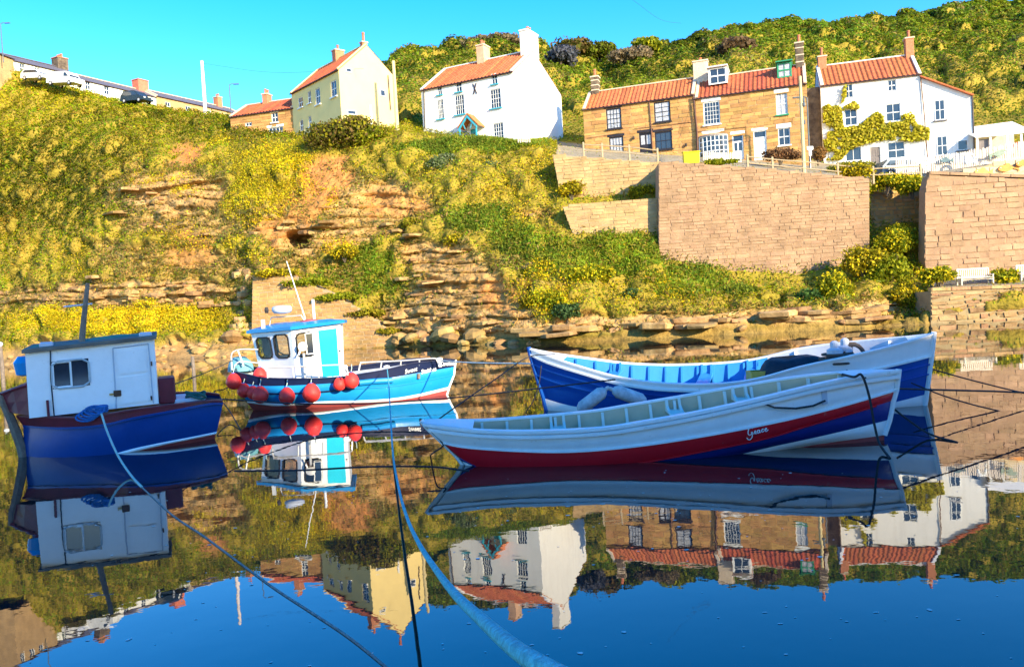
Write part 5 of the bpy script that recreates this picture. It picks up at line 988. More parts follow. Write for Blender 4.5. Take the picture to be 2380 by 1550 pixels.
def rail_tubes(name, lines, Y, par=m2, m=B_STEEL, r=.027):
    b_ = MB()
    for ln in lines: b_.tube(cr_spline([par.loc(P(x, y, Y if len(q) < 3 else q[2])) for q in ln for x, y in [q[:2]]], 4) if len(ln) > 2 else [par.loc(P(*q[:2], Y)) for q in ln], r, 6)
    return b_.build(name, m, par.root)
rail_tubes('bow_rail', [[(834, 862), (838, 845), (848, 842), (940, 838), (1005, 833), (1016, 838), (1020, 850)], [(887, 841), (883, 866)], [(932, 839), (930, 860)], [(975, 835), (974, 850)]], 26.6)
rail_tubes('side_rail', [[(622, 879), (622, 858), (634, 854), (700, 852), (795, 848), (806, 858), (808, 872)], [(679, 853), (683, 878)], [(738, 851), (741, 878)]], 25.0)
rail_tubes('stern_rail', [[(540, 865), (538, 840), (540, 820), (560, 812), (600, 812)], [(566, 850), (553, 815)], [(545, 850), (560, 840), (610, 845)]], 26.4)
for (px, py) in ((1022, 842), (899, 860), (798, 862)): MB().lathe([(.06, -.15), (.06, .05), (.1, .08), (.1, .14), (.03, .16)], m2.at(px, py, .5), 10).build('bollard', B_WHITE, m2.root)
dome(560, 862, 26.9, (.42, .4), .45, mat('teal_tarp', (.12, .32, .38), .6), 'net_bundle', 'teal covered net bundle at the stern of the motor boat', 'bundle', .6)
BU = [(543, 887, 18, 'leftmost red buoy at the stern corner'), (567, 908, 16, 'second red buoy from the stern, low on the hull'), (588, 913, 15, 'small red buoy squeezed between two others near the stern'), (605, 918, 19, 'fourth red buoy from the stern, with white lines above'), (667, 921, 19, 'red buoy hanging alone below the side rail'), (724, 914, 21, 'biggest red buoy, below the white wheelhouse door'), (789, 893, 15, 'left of the paired red buoys amidships'), (817, 885, 18, 'right of the paired red buoys amidships'), (604, 872, 17, 'red buoy lying inboard behind the side rail')]
for (px, py, rp, lb) in BU:
    bb = -m2.hullpt(px, min(max(py, 885), 915), 1, 3, 0)[1]; r = rp * 25.3 / 1900; q = m2.at(px, py, bb + r * .9 if py > 880 else .75); w = m2.o + m2.ex * q[0] + m2.ey * q[1] + m2.ez * q[2]
    ro = empty('red_buoy', w, 0, lb, 'buoy', 'red buoys on the motor boat'); th = np.linspace(-math.pi / 2, math.pi / 2, 11); MB().lathe([(max(.004, r * math.cos(t) * (1 - .13 * max(0, math.sin(t)))), r * (1.04 + .12 * max(0, math.sin(t))) * math.sin(t)) for t in th], n=18).build('float', B_BUOY, ro, smooth=True)
    MB().lathe([(.05, r * .95), (.06, r * 1.1), (.035, r * 1.2)], n=10).build('eye', mat('buoy_blue', (.02, .1, .4), .5), ro); MB().tube([(0, 0, r * 1.15), (.02, .05, r * 1.6), (.0, .16, r * 2.1)], .014, 6).build('lanyard', B_ROPEG, ro)

# --- small blue boat with the white cabin on the left
lb = Boat('cabin_boat', 'dark blue cabin boat with white plywood cabin and maroon gunwale', (62, 1060), (492, 1024), math.radians(3), 1.35, plan(.5, 2.2, 2.0, 0, .45), 0, .9)
lg = lb.curve([(38, 968), (93, 969), (174, 972), (242, 965), (310, 954), (403, 942), (481, 933), (518, 932)], 1.0)
lb.curve([(54, 990), (100, 994), (155, 995), (240, 988), (310, 972), (403, 955), (481, 940), (518, 938)], 1.0); lb.curve([(56, 1062), (110, 1078), (200, 1074), (295, 1046), (372, 1029), (440, 1016), (504, 1003)], .93)
lb.curve([(58, 1070), (110, 1087), (200, 1084), (300, 1054), (372, 1036), (440, 1022), (502, 1009)], .92); lb.curve([(62, 1085), (200, 1105), (320, 1078), (400, 1056), (496, 1028)], .72); lb.keel()
lb.band('maroon_gunwale', 0, 1, B_MAROON); lb.band('blue_hull', 1, 2, B_BLUE, smooth=True); lb.band('white_line', 2, 3, B_WHITE); lb.band('red_bottom', 3, 4, B_BOOT); lb.band('keel_bottom', 4, 5, B_BOOT)
lb.rail('gunwale_cap', lg, .16, .05, B_MAROON, .03, .04); lb.rail('rubbing_strake', lb.curves[1], .06, .06, B_BLUE, .03, .05)
T = [c[-1] for c in lb.curves[:5]]; MB().grid([[t * np.array([1, f, 1]) for f in (-1, 0, 1)] for t in T], True).build('transom', B_BLUE, lb.root)
MB().grid([np.column_stack([lg[:, 0], f * np.maximum(np.abs(lg[:, 1]) - .1, 0), lg[:, 2] - .12]) for f in (-1, 0, 1)], True).build('deck', B_MAROON, lb.root)
st_ = [lb.at(*q, 0) for q in ((2, 912), (10, 940), (24, 970), (38, 1005), (50, 1040), (58, 1075))]; MB().tube(st_, [.07, .09, .1, .11, .11, .11], 6).build('stem_post', B_WOOD, lb.root)
top = [lb.at(3, 915, .03), lb.at(30, 905, .42), lb.at(64, 894, .78)]; bot = [lb.at(20, 958, .03), lb.at(42, 962, .45), lb.at(72, 966, .8)]
bwk = MB(); G = [bot, [(a + b_) / 2 for a, b_ in zip(top, bot)], top]; bwk.grid(G); bwk.grid([[v * np.array([1, -1, 1]) for v in r_] for r_ in G], True); bwk.grid([top, [v * np.array([1, -1, 1]) for v in top]]); bwk.build('bow_bulwark', B_MAROON, lb.root)
MB().tube(top, .045, 6).build('bulwark_rail', B_MAROON, lb.root)
yc = .8; K = [lb.at(*q, yc) for q in ((68, 972), (369, 938), (357, 788), (58, 818))]; yw = np.array([0, 2 * yc, 0])
cb = MB(); cb.add(K + [v + yw for v in K], [(4, 7, 6, 5), (1, 5, 6, 2), (3, 7, 4, 0), (3, 2, 6, 7)]); cab = cb.build('cabin', B_WHITE, lb.root)
UVf = lambda px, py: (lambda q: q)(lb.at(px, py, yc))
def inplane(px, py, d=0.0): return lb.at(px, py, yc + d)
def uvof(px, py):
    q = lb.at(px, py, yc); A_ = np.column_stack([(K[1] - K[0])[[0, 2]], (K[3] - K[0])[[0, 2]]]); return np.linalg.solve(A_, (q - K[0])[[0, 2]])
u0, v0 = uvof(123, 905); u1, v1 = uvof(207, 834)
wl, fc_, nc_ = panel('cabin_side', K[0], K[1], K[2], K[3], [(u0, u1, v0, v1)], B_WHITE, cab, mat('window_trim', (.45, .5, .52), .4), pane_m=B_GLASS)
fs = MB(); um = u0 + (u1 - u0) * .47
for a, b_ in (((u0, v0), (u0, v1)), ((um, v0), (um, v1)), ((u0, v0), (um, v0)), ((u0, v1), (um, v1))): fs.tube([fc_(a[0] + .01, a[1] + .02 * (1 if a[1] == v0 else -1)) + nc_ * .012, fc_(b_[0] + .01, b_[1] - .02 * (1 if b_[1] == v1 else -1)) + nc_ * .012], .022, 4)
fs.build('sliding_frame', B_WHITE, cab)
dr = MB()
for (p0, p1) in (((262, 809), (345, 799)), ((345, 799), (357, 937)), ((262, 809), (271, 949))): dr.tube([inplane(*p0, .012), inplane(*p1, .012)], .014, 4)
dro = dr.build('door_frame', B_GREYW, cab)
for q in (((271, 817), (338, 809), (342, 862), (275, 870)), ((277, 878), (343, 869), (350, 930), (281, 940))):
    v = [inplane(*x, .006) for x in q]; MB().add(v + [x + np.array([0, -.016, 0]) for x in v], [(4, 5, 6, 7), (0, 4, 5, 1), (1, 5, 6, 2), (2, 6, 7, 3), (3, 7, 4, 0)]).build('door_panel', B_WHITE, dro)
MB().box(inplane(273, 914, .03), (.16, .04, .14), bev=.02).build('padlock', mat('rusty_iron', (.1, .05, .03), .8), cab); MB().box(inplane(262, 916, .02), (.14, .02, .04)).build('hasp', mat('brass', (.5, .33, .1), .4), cab)
for y in (845, 925): MB().box(inplane(352, y, .02), (.03, .02, .1)).build('hinge', mat('rusty_iron', ()), cab)
MB().tube([inplane(117, 815, .02), inplane(118, 880, .02), inplane(126, 968, .02)], .013, 5).build('cable', B_ROPE, cab)
MB().tube([inplane(110, 930, .05), inplane(113, 968, .05)], .03, 6).build('exhaust_stub', B_MAROON, cab)
RT = [lb.at(*q, yc + .1) for q in ((50, 822), (364, 788), (364, 780), (50, 813))]; rf_ = MB(); yw2 = np.array([0, 2 * yc + .2, 0]); rf_.add(RT + [v + yw2 for v in RT], [(0, 1, 2, 3), (3, 2, 6, 7), (1, 5, 6, 2), (0, 3, 7, 4), (4, 7, 6, 5), (0, 4, 5, 1)]); rf_.build('cabin_roof', mat('grey_felt', (.15, .14, .12), .9, .3), lb.root)
for k, (x0, y0, x1, y1) in enumerate(((75, 812, 118, 806), (200, 797, 300, 786), (215, 792, 330, 782))): MB().tube([lb.at(x0, y0, .3 - .3 * k), lb.at((x0 + x1) / 2, (y0 + y1) / 2 - 3, .25 - .3 * k), lb.at(x1, y1, .3 - .3 * k)], .07, 8).build('rolled_tarp', mat('green_tarp', (.06, .22, .18), .7), lb.root)
for px, py in ((108, 803), (338, 780)): MB().box(lb.at(px, py, .4), (.28, .2, .16), bev=.03).build('roof_box', B_GREYW, lb.root)
MB().tube([lb.at(190, 795, .1), lb.at(195, 740, .1), lb.at(204, 658, .1)], [.07, .06, .045], 8).build('mast', B_WOOD, lb.root); MB().tube([lb.at(148, 713, .1), lb.at(215, 706, .1)], .022, 6).build('yard', B_GREYW, lb.root)
MB().box(lb.at(388, 905, .2), (.38, .6, .62), bev=.03).build('engine_box', B_MAROON, lb.root); MB().box(lb.at(440, 925, .0), (.7, 1.0, .12), bev=.02).build('hatch', B_GREYW, lb.root)
MB().lathe([(.05, -.22), (.16, -.18), (.2, .1), (.1, .24)], lb.at(54, 852, -.1), 12).build('blue_float', B_CYAN, lb.root)
cl = MB()
for k in range(4): a = np.linspace(0, 6.28, 18); q = lb.at(200 + 7 * k, 968 - 2 * k, 1.33); cl.tube([q + np.array([.2 * math.cos(t), .06 * math.sin(t) - .05, .09 * math.sin(t) + .03 * k]) for t in a], .024, 6)
for k in range(3): a = np.linspace(0, 6.28, 14); q = lb.at(236, 955 - 5 * k, 1.25); cl.tube([q + np.array([.11 * math.cos(t), .11 * math.sin(t), 0]) for t in a], .035, 6)
cl.build('rope_coil', mat('royal_rope', (.02, .12, .34), .85, .3, 30), lb.root)
k_ = lb.at(455, 922, .4); cl = MB()
for k in range(3): a = np.linspace(0, 6.28, 14); cl.tube([k_ + np.array([.22 * math.cos(t + k), .15 * math.sin(t), .04 * k + .05 * math.sin(2 * t)]) for t in a], .03, 6)
cl.build('green_rope_heap', mat('green_rope', (.03, .12, .11), .9), lb.root)

# ------------------------------------------------------------------ mooring lines
def rope(label, pts, r, m, n=10, name='mooring_rope', group='mooring ropes'):
    q = cr_spline(pts, n); o = q[0]; b_ = MB(); b_.tube(q - o, r, 8); return tag(b_.build(name, m, None, smooth=True, loc=o), label, 'rope', group)
rope('thick cyan rope rising out of the water to the camera', [P(900, 858, 25.6), P(904, 900, 23), P(908, 975, 19), P(914, 1060, 15.4), P(928, 1140, 11.5), P(947, 1205, 9), P(975, 1265, 6.6), P(1018, 1330, 4.9), P(1062, 1385, 3.7), P(1115, 1435, 2.9), P(1195, 1505, 2.15), P(1285, 1562, 1.75), P(1400, 1620, 1.45), P(1600, 1720, 1.1)],
     np.concatenate([np.linspace(.016, .02, 60), np.linspace(.02, .027, 71)]), B_ROPEB)
rope('pale rope from the cabin boat gunwale down into the water', [P(236, 962, 17.6), P(250, 1005, 17.0), P(275, 1060, 16.2), P(305, 1105, 15.4), PZ(330, 1132)], .022, B_ROPEG)
rope('weedy brown rope floating from the cabin boat to the foreground', [PZ(330, 1132, .004), PZ(400, 1196, .004), PZ(470, 1243, .004), PZ(560, 1310, .004), PZ(640, 1368, .004), PZ(720, 1420, .004), PZ(810, 1480, .004), PZ(905, 1556, .004), PZ(1000, 1640, .004)], .012, mat('weedy_rope', (.22, .21, .20), .9, .5, 30))
rope('dark line stretched low from the cabin boat to the blue boat', [P(480, 926, 19.8), P(560, 930, 21), P(700, 938, 22.2), P(850, 938, 22.4), P(1045, 925, 21.8), P(1240, 904, 20.5), P(1430, 882, 19.4)], .018, B_ROPE)
rope('white line from the motor boat bow to the blue boat stern', [P(1022, 838, 26.6), P(1100, 843, 24.5), P(1238, 845, 21.7)], .02, mat('white_rope', (.7, .68, .6), .9))
rope('dark line from the blue stern slanting down past the rowing boat', [P(1290, 823, 20.8), P(1228, 830, 20.6), P(1150, 882, 18.5), P(1050, 952, 16.5), P(985, 1000, 15.4)], .014, B_ROPE)
rope('short dark line hanging from the blue stern to the water', [P(1258, 850, 21.4), P(1252, 895, 21.5), P(1240, 930, 21.6), PZ(1222, 958)], .014, B_ROPE)
rope('dark rope draped over the rowing boat bow into the water', [P(1958, 870, 14.5), P(1985, 876, 14.1), P(2003, 872, 14.0), P(2020, 920, 14.0), P(2032, 985, 14.0), P(2044, 1030, 13.9), PZ(2068, 1065)], .022, B_ROPE)
rope('dark line from the blue bow post down to the rowing boat', [P(1962, 858, 18.8), P(2000, 873, 16.5), P(2012, 878, 14.3)], .014, B_ROPE)
rope('dark mooring line from the rowing boat to the right edge', [P(2084, 903, 14.9), P(2180, 906, 15.3), P(2300, 909, 15.8), P(2430, 912, 16.4), P(2700, 905, 18)], .018, B_ROPE)
rope('mooring line from the blue bow sloping to the right edge', [P(2160, 856, 18.9), P(2260, 884, 18.7), P(2400, 918, 18.5), P(2600, 960, 18.3), PZ(2800, 985)], .016, B_ROPE)
rope('lower mooring line from the blue bow to the right edge', [P(2118, 890, 18.6), P(2200, 922, 18), P(2300, 950, 17.5), P(2430, 975, 17.2), PZ(2560, 985)], .016, B_ROPE)
rope('dark rope from under the rowing boat bow into the water', [P(2080, 952, 15.4), P(2110, 975, 15.2), P(2160, 1008, 14.9), PZ(2225, 1028)], .02, B_ROPE)
rope('dark line from the rowing boat stern post into the water', [P(1018, 1018, 14.8), P(1030, 1035, 14.7), P(1010, 1050, 14.6), PZ(1000, 1058)], .014, B_ROPE)
rope('dark line lying on the water left of the rowing boat', [PZ(545, 1094, .004), PZ(700, 1092, .004), PZ(860, 1084, .004), PZ(1000, 1084, .004), PZ(1090, 1094, .004)], .014, B_ROPE)
rope('dark line from the motor boat stern dropping into the water', [P(542, 893, 26.4), P(520, 905, 26), P(498, 912, 25.6), P(530, 950, 24.6), PZ(560, 1000)], .016, B_ROPE)
rope('line from the motor boat stern to the cabin boat deck', [P(540, 838, 26.4), P(480, 865, 24), P(405, 893, 20.5)], .014, B_ROPE)
# ------------------------------------------------------------------ near bank behind the camera: quay and tall harbour houses that shade the moorings
tag(MB().box((0, -14.6, -.4), (160, 30, 3.2)).build('near_quay', mat('quay_paving', (.32, .28, .22), .9, .2, 1, .4)), kind='structure')
for (x0, x1, y0, y1, hw, hr, lb_, wmt) in [(3.0, 18.6, -12, -2.0, 12.0, 16.2, 'tall cream harbourside house behind the camera', M_WHITE), (19.0, 46.0, -12, -2.4, 10.4, 13.6, 'long stone harbourside house behind the camera', M_GOLD)]:
    r_ = empty('harbour_house', ((x0 + x1) / 2, (y0 + y1) / 2, 1.2), 0, lb_, 'house'); w_, d_ = x1 - x0, y1 - y0; hw -= 1.2; hr -= 1.2
    MB().prism([(-d_ / 2, 0), (d_ / 2, 0), (d_ / 2, hw), (0, hr), (-d_ / 2, hw)], -w_ / 2, w_ / 2, 0).build('wall', wmt, r_)
    for sg in (-1, 1):
        an = math.atan2(hr - hw, d_ / 2); MB().box((0, sg * d_ / 4, (hw + hr) / 2 + .12), (w_ + .5, math.hypot(d_ / 2, hr - hw) + .3, .2), rx=-sg * an).build('roof', M_PANT2, r_)
    n_ = int(w_ / 3)
    for i in range(n_):
        for z in np.arange(1.7, hw - 1.2, 2.7):
            f = MB().box((-w_ / 2 + w_ * (i + .5) / n_, d_ / 2 + .03, z), (1.1, .1, 1.5), bev=.03).build('window', M_PWHITE, r_); MB().box((-w_ / 2 + w_ * (i + .5) / n_, d_ / 2 + .06, z), (.9, .08, 1.3)).build('pane', M_GLASS, f)

# ------------------------------------------------------------------ shrubs and climbers
def shrub(name, label, c, rad, n, pal, seed, size=.2, cat='shrub', lumps=7, group=None, flowers=None, base=None):
    rng = np.random.default_rng(seed); rad = np.array(rad, float); c = np.array(c, float)
    root = empty(name, c - np.array([0, 0, rad[2] * .8]), 0, label, cat, group); off = np.array([0, 0, rad[2] * .8])
    lc = rng.normal(size=(lumps, 3)); lc /= np.linalg.norm(lc, axis=1)[:, None]; lc = lc * rad * .55; lc[:, 2] = np.abs(lc[:, 2]) * .9 - rad[2] * .2; lr = rng.uniform(.42, .68, lumps)
    k = rng.integers(0, lumps, n); d = rng.normal(size=(n, 3)); d /= np.linalg.norm(d, axis=1)[:, None]; p = lc[k] + d * rad * (lr[k][:, None]) * (rng.random((n, 1)) ** .45)
    p[:, 2] = np.maximum(p[:, 2], -rad[2] * .75)
    z = d * .8 + rng.normal(size=(n, 3)) * .8; z /= np.linalg.norm(z, axis=1)[:, None]; t = rng.normal(size=(n, 3)); t -= z * (t * z).sum(1)[:, None]; t /= np.linalg.norm(t, axis=1)[:, None]; u = np.cross(z, t)
    s = size * (.55 + .9 * rng.random((n, 1))); V = np.stack([p - t * s * .8, p - u * s * .5, p + t * s * .8, p + u * s * .5], 1) + off
    ci = rng.integers(0, len(pal), n); cl_ = np.array(pal)[ci] * (.75 + .5 * rng.random((n, 1)))
    obj('foliage', qmesh('foliage', V, LEAF, cl_), root)
    b_ = MB()
    for q in range(min(5, lumps)): b_.tube([(0, 0, -.3), tuple(lc[q] * .5 + off * .7), tuple(lc[q] + off)], [.07 * rad[2] + .02, .05 * rad[2] + .01, .015], 5)
    b_.build('stem', mat('bark', (.10, .075, .05), .9, .3, 6), root)
    if flowers is not None:
        m_ = n // 3; j = rng.choice(n, m_); V2_ = (V[j] - V[j].mean(1, keepdims=True)) * .8 + V[j].mean(1, keepdims=True) + (d[j] * .12)[:, None, :]; obj('blossom', qmesh('blossom', V2_, LEAF, np.array(flowers) * (.85 + .3 * rng.random((m_, 1)))), root)
    return root
GR = [C(.15, .19, .008), C(.25, .28, .010), C(.36, .34, .014)]; DK = [C(.11, .10, .014), C(.18, .115, .035), C(.10, .11, .010)]; OL = [C(.28, .25, .010), C(.20, .185, .008), C(.36, .27, .02)]; YEL = (.82, .62, .015)
c_ = P(800, 312, 82.5); shrub('gorse_bush', 'large dark brown and green bush in front of the yellow house', c_, (4.3, 2.4, 2.4), 9000, DK + OL[:1], 71, .2, lumps=12)
c_ = P(860, 318, 82); shrub('gorse_bush', 'bright green bush growing at the right of the dark bush', c_, (2.2, 1.6, 1.5), 4500, GR, 72, .19)
for k, (px, py, Y, r, pal, fl, lb_) in enumerate([
    (1280, 700, 62.6, (1.7, 1.1, 1.3), GR, YEL, 'round green shrub with yellow flowers low on the bank'), (1370, 640, 63.6, (2.2, 1.2, 1.2), GR, YEL, 'flowering shrub with dull yellow heads in the middle of the bank'),
    (1320, 725, 61.6, (1.3, .9, 1.1), [C(.05, .10, .03), C(.09, .16, .05)], None, 'blue-green leafy shrub at the waterline bank'), (1240, 705, 63.0, (1.2, .8, .9), OL, YEL, 'small yellow shrub beside the bare rock'),
    (1470, 690, 61.9, (1.1, .8, .8), [C(.05, .10, .03), C(.10, .18, .05)], None, 'dark leafy plant below the short retaining walls'),
    (1720, 685, 62.4, (2.0, 1.0, 1.1), [C(.22, .26, .02), C(.15, .20, .02)], None, 'lime green rounded bush at the foot of the tall wall'),
    (1880, 690, 60.2, (1.1, .8, .95), [C(.04, .10, .02), C(.08, .15, .03)], None, 'glossy dark green shrub by the foot of the tall wall'), (1935, 672, 60.6, (1.6, 1.0, 1.6), GR, YEL, 'shrub thick with yellow flowers by the tall wall'),
    (2010, 610, 62.6, (1.7, 1.2, 1.7), OL, YEL, 'tall yellow flowering shrub at the corner of the tall wall'), (2070, 640, 62.2, (2.2, 1.4, 2.0), GR, None, 'big green shrub in the gap between the walls'),
    (2080, 560, 64.8, (1.9, 1.3, 1.5), GR, YEL, 'yellow-topped shrub under the recessed wall'), (2110, 690, 60.6, (1.3, .9, 1.2), OL, YEL, 'yellow shrub hanging over the dark inlet'),
    (2185, 640, 60.2, (1.4, .8, 1.0), GR, YEL, 'yellow flowering shrub left of the bench'), (2338, 642, 60.4, (1.1, .7, .8), GR, YEL, 'small yellow flowering plant right of the bench'),
    (1495, 446, 69.6, (1.3, .6, .8), OL, YEL, 'yellow flowering plant on the ledge between the short walls'), (1328, 440, 70.2, (1.2, .5, .9), OL, YEL, 'flowering weeds against the upper short wall'),
    (1985, 400, 66.6, (1.6, .7, .9), OL, YEL, 'yellow flowering clump at the right end of the tall wall'), (2060, 425, 66.6, (2.2, .8, 1.0), GR, YEL, 'yellow flowering clump above the recessed wall'), (2120, 430, 66.0, (1.2, .7, 1.1), GR, YEL, 'yellow flowering clump beside the pink block wall'),
    (1680, 378, 69.5, (1.8, .5, .45), GR, None, 'low green planting above the tall wall beside the yellow bin'), (1140, 395, 76.2, (1.5, .9, 1.1), [C(.22, .26, .12), C(.14, .19, .06)], None, 'pale grey-green shrub below the white house'),
    (1030, 380, 77.0, (1.6, .9, 1.2), [C(.24, .27, .13), C(.12, .17, .05)], None, 'pale leafy shrub left below the white house'),
    (800, 585, 72.8, (1.3, .8, .8), OL, YEL, 'yellow clump at the top of the bright grass'), (960, 520, 73, (1.3, .9, .7), OL, None, 'brown-green clump at the edge of the bare ledge'), (1070, 560, 70.5, (1.6, .9, .9), OL, YEL, 'straggly clump above the layered rock nose'),
    (640, 634, 72.0, (2.2, .9, .5), OL, YEL, 'flowering tuft over the top of the block wall'), (715, 656, 71.7, (2.4, .9, .5), GR, None, 'grassy tuft drooping over the block wall edge'), (788, 690, 71.2, (2.4, .9, .5), GR, None, 'green tuft halfway down the block wall edge'), (855, 728, 70.8, (2.2, .9, .5), OL, None, 'olive tuft low on the block wall edge'), (905, 770, 70.4, (1.5, .8, .4), OL, None, 'lowest tuft at the foot of the block wall edge')]):
    shrub('shrub', lb_, P(px, py, Y), r, int(900 * r[0] * r[2] + 500), pal, 100 + k, .15, flowers=fl, group='shrubs on the bank')
rng = random.Random(9)
SKY_ = [(1300, 132, 140, (3.6, 2.5, 2.2), [C(.10, .11, .13), C(.14, .14, .17)], 'bluish grey bush on the hill beside the white house'), (1395, 122, 150, (3.0, 2.5, 2.6), DK[:1] + GR[:1], 'dark rounded tree on the skyline right of the white house'), (1340, 112, 150, (5, 3, 3), DK, 'brownish tree clump on the skyline behind the white house'),
        (1500, 106, 150, (3.2, 2.5, 2), GR, 'small green tree in the dip of the skyline'), (1150, 96, 146, (6, 2.5, 1.8), [C(.3, .22, .12), C(.2, .16, .08)], 'pale straw coloured bush on the skyline left of the tall chimney'), (1470, 128, 140, (4, 2.5, 1.8), [C(.3, .22, .13), C(.22, .17, .09)], 'pinkish dry bush on the hill dip'), (1712, 108, 126, (3.0, 2, 1.8), [C(.2, .12, .06), C(.12, .08, .04)], 'russet bare bush on the hill above the stone cottages')]
for k, (px, py, Y, r, pal, lb_) in enumerate(SKY_): shrub('hill_shrub', lb_, P(px, py, Y), r, 2600, pal, 150 + k, .42, group='shrubs on the hill')
# vine on the white cottage
def in_poly(x, y, poly):
    c_ = False; n = len(poly)
    for i in range(n):
        (x1, y1), (x2, y2) = poly[i], poly[(i + 1) % n]
        if (y1 > y) != (y2 > y) and x < (x2 - x1) * (y - y1) / (y2 - y1) + x1: c_ = not c_
    return c_
VP = [[(1912, 250), (1935, 240), (1955, 252), (1960, 300), (2000, 290), (2035, 262), (2052, 270), (2055, 292), (2100, 268), (2118, 262), (2130, 290), (2160, 300), (2158, 325), (2120, 330), (2060, 325), (2010, 335), (1975, 348), (1955, 372), (1920, 372), (1913, 320)], [(1958, 250), (1985, 236), (1998, 250), (1992, 258), (1962, 262)], [(1960, 200), (1966, 200), (1966, 240), (1955, 240)]]
rng = np.random.default_rng(5); Vv = []; Cv = []; wins = [(1961, 1994, 254, 294), (2057, 2095, 240, 284)]
for poly in VP:
    xs = [q[0] for q in poly]; ys = [q[1] for q in poly]; N_ = int((max(xs) - min(xs)) * (max(ys) - min(ys)) * .45)
    for _ in range(N_):
        x, y = rng.uniform(min(xs), max(xs)), rng.uniform(min(ys), max(ys))
        if not in_poly(x, y, poly) or any(a < x < b_ and c < y < d for a, b_, c, d in wins) or vn(np.array([x * .06, y * .09, 3.])) < .2: continue
        s_, z = IV.st(x, y); p = np.array([s_, -.05 - .45 * rng.random() ** 2, z]); n_ = np.array([0, -1, .4]) + rng.normal(size=3) * .6; n_ /= np.linalg.norm(n_); t = rng.normal(size=3); t -= n_ * (t @ n_); t /= np.linalg.norm(t); u = np.cross(n_, t); q = .13 * rng.uniform(.6, 1.4)
        Vv.append([p - t * q, p - u * q * .7, p + t * q, p + u * q * .7]); Cv.append([C(.50, .43, .02), C(.34, .33, .02), C(.60, .50, .05)][rng.integers(3)] * rng.uniform(.75, 1.25))
vine = empty('climbing_vine', IV.root.location, IV.pl.rz, 'yellow-green climbing vine spread over the white cottage front', 'vine'); obj('foliage', qmesh('foliage', np.array(Vv), LEAF, np.array(Cv)), vine)
vb = MB()
for ln in ([(1925, 372), (1930, 330), (1928, 270)], [(1930, 330), (1990, 320), (2060, 305), (2140, 300)], [(2156, 372), (2150, 320), (2120, 280)], [(1990, 320), (2040, 275)]): vb.tube([(IV.st(*q)[0], -.06, IV.st(*q)[1]) for q in ln], .03, 5)
vb.build('stem', mat('bark', ()), vine)

# ------------------------------------------------------------------ fences, poles, lamps
M_TIMB = mat('pale_timber', (.40, .30, .18), .8, .15, 4); M_PICK = mat('picket_white', (.58, .50, .43), .7, .1, 5)
def rail_fence(label, posts, hp, Y0, Y1, skip=()):
    """posts: pixel feet; rails between neighbours"""
    n = len(posts); W_ = [P(x, y, Y0 + (Y1 - Y0) * (x - posts[0][0]) / (posts[-1][0] - posts[0][0] + 1e-6)) for x, y in posts]; r = empty('rail_fence', W_[0], 0, label, 'fence'); o = W_[0]
    for p in W_: MB().box(p - o + np.array([0, 0, hp / 2 - .15]), (.17, .15, hp + .3), bev=.03).build('post', M_TIMB, r)
    for i in range(n - 1):
        if i in skip: continue
        for f in (.82, .38): a, b_ = W_[i] - o, W_[i + 1] - o; MB().tube([a + np.array([0, -.04, hp * f]), b_ + np.array([0, -.04, hp * f])], .05, 6).build('rail', M_TIMB, r)
rail_fence('timber post and rail fence along the top of the short walls', [(1357, 362), (1400, 364), (1463, 368), (1529, 376)], 1.15, 71.3, 70.6)
rail_fence('timber post and rail fence above the tall wall', [(1738, 392), (1796, 398), (1868, 404), (1948, 412), (2030, 420), (2140, 414)], 1.15, 66.6, 66.4)
def pole(label, top, bot, Y, r, m, name='telegraph_pole', arms=0, cat='pole'):
    b_ = P(*bot, Y); t = P(*top, Y); H = t[2] - b_[2]; root = empty(name, b_, 0, label, cat); MB().tube([(0, 0, -1.5), (0, 0, H * .5), (0, 0, H)], [r, r * .9, r * .75], 10).build('shaft', m, root)
    for k in range(arms): MB().box((0, 0, H - .25 - .35 * k), (1.1, .1, .1)).build('cross_arm', B_WOOD, root)
    return root, H
M_PALEP = mat('pale_pole', (.66, .52, .26), .8, .12, 3); M_LAMPG = mat('lamp_grey', (.10, .12, .14), .5)
pole('white telegraph pole on the skyline left', (472, 142), (478, 275), 112, .26, mat('chalky_pole', (.75, .66, .66), .8)); pole('pale yellow telegraph pole right of the yellow house', (920, 142), (923, 290), 84, .2, M_PALEP)
rt, H = pole('yellowish telegraph pole in front of the right stone cottage', (1853, 178), (1869, 392), 69.5, .15, M_PALEP); 
for (z, s_) in ((H * .69, .16), (H * .74, .1), (H * .5, .08)): MB().lathe([(.05, -.2), (s_, -.12), (s_, .12), (.05, .2)], (.18, -.05, z), 8).build('junction_box', M_LAMPG, rt)
for (top, bot, Y, lb_, sg) in (((5, 56), (6, 120), 111, 'street lamp at the left edge above the slate roof', 1), ((535, 198), (538, 275), 108, 'street lamp in front of the small red-roofed house', 1), ((1872, 228), (1882, 375), 73.5, 'thin lamp post at the corner of the right stone cottage', -1)):
    rt, H = pole(lb_, top, bot, Y, .07, M_LAMPG, 'street_lamp', cat='street lamp'); MB().tube([(0, 0, H), (sg * .3, 0, H + .12), (sg * .8, 0, H + .1)], .045, 6).build('lamp_arm', M_LAMPG, rt); MB().box((sg * .9, 0, H + .06), (.75, .26, .12), bev=.04).build('lamp_head', M_LAMPG, rt)
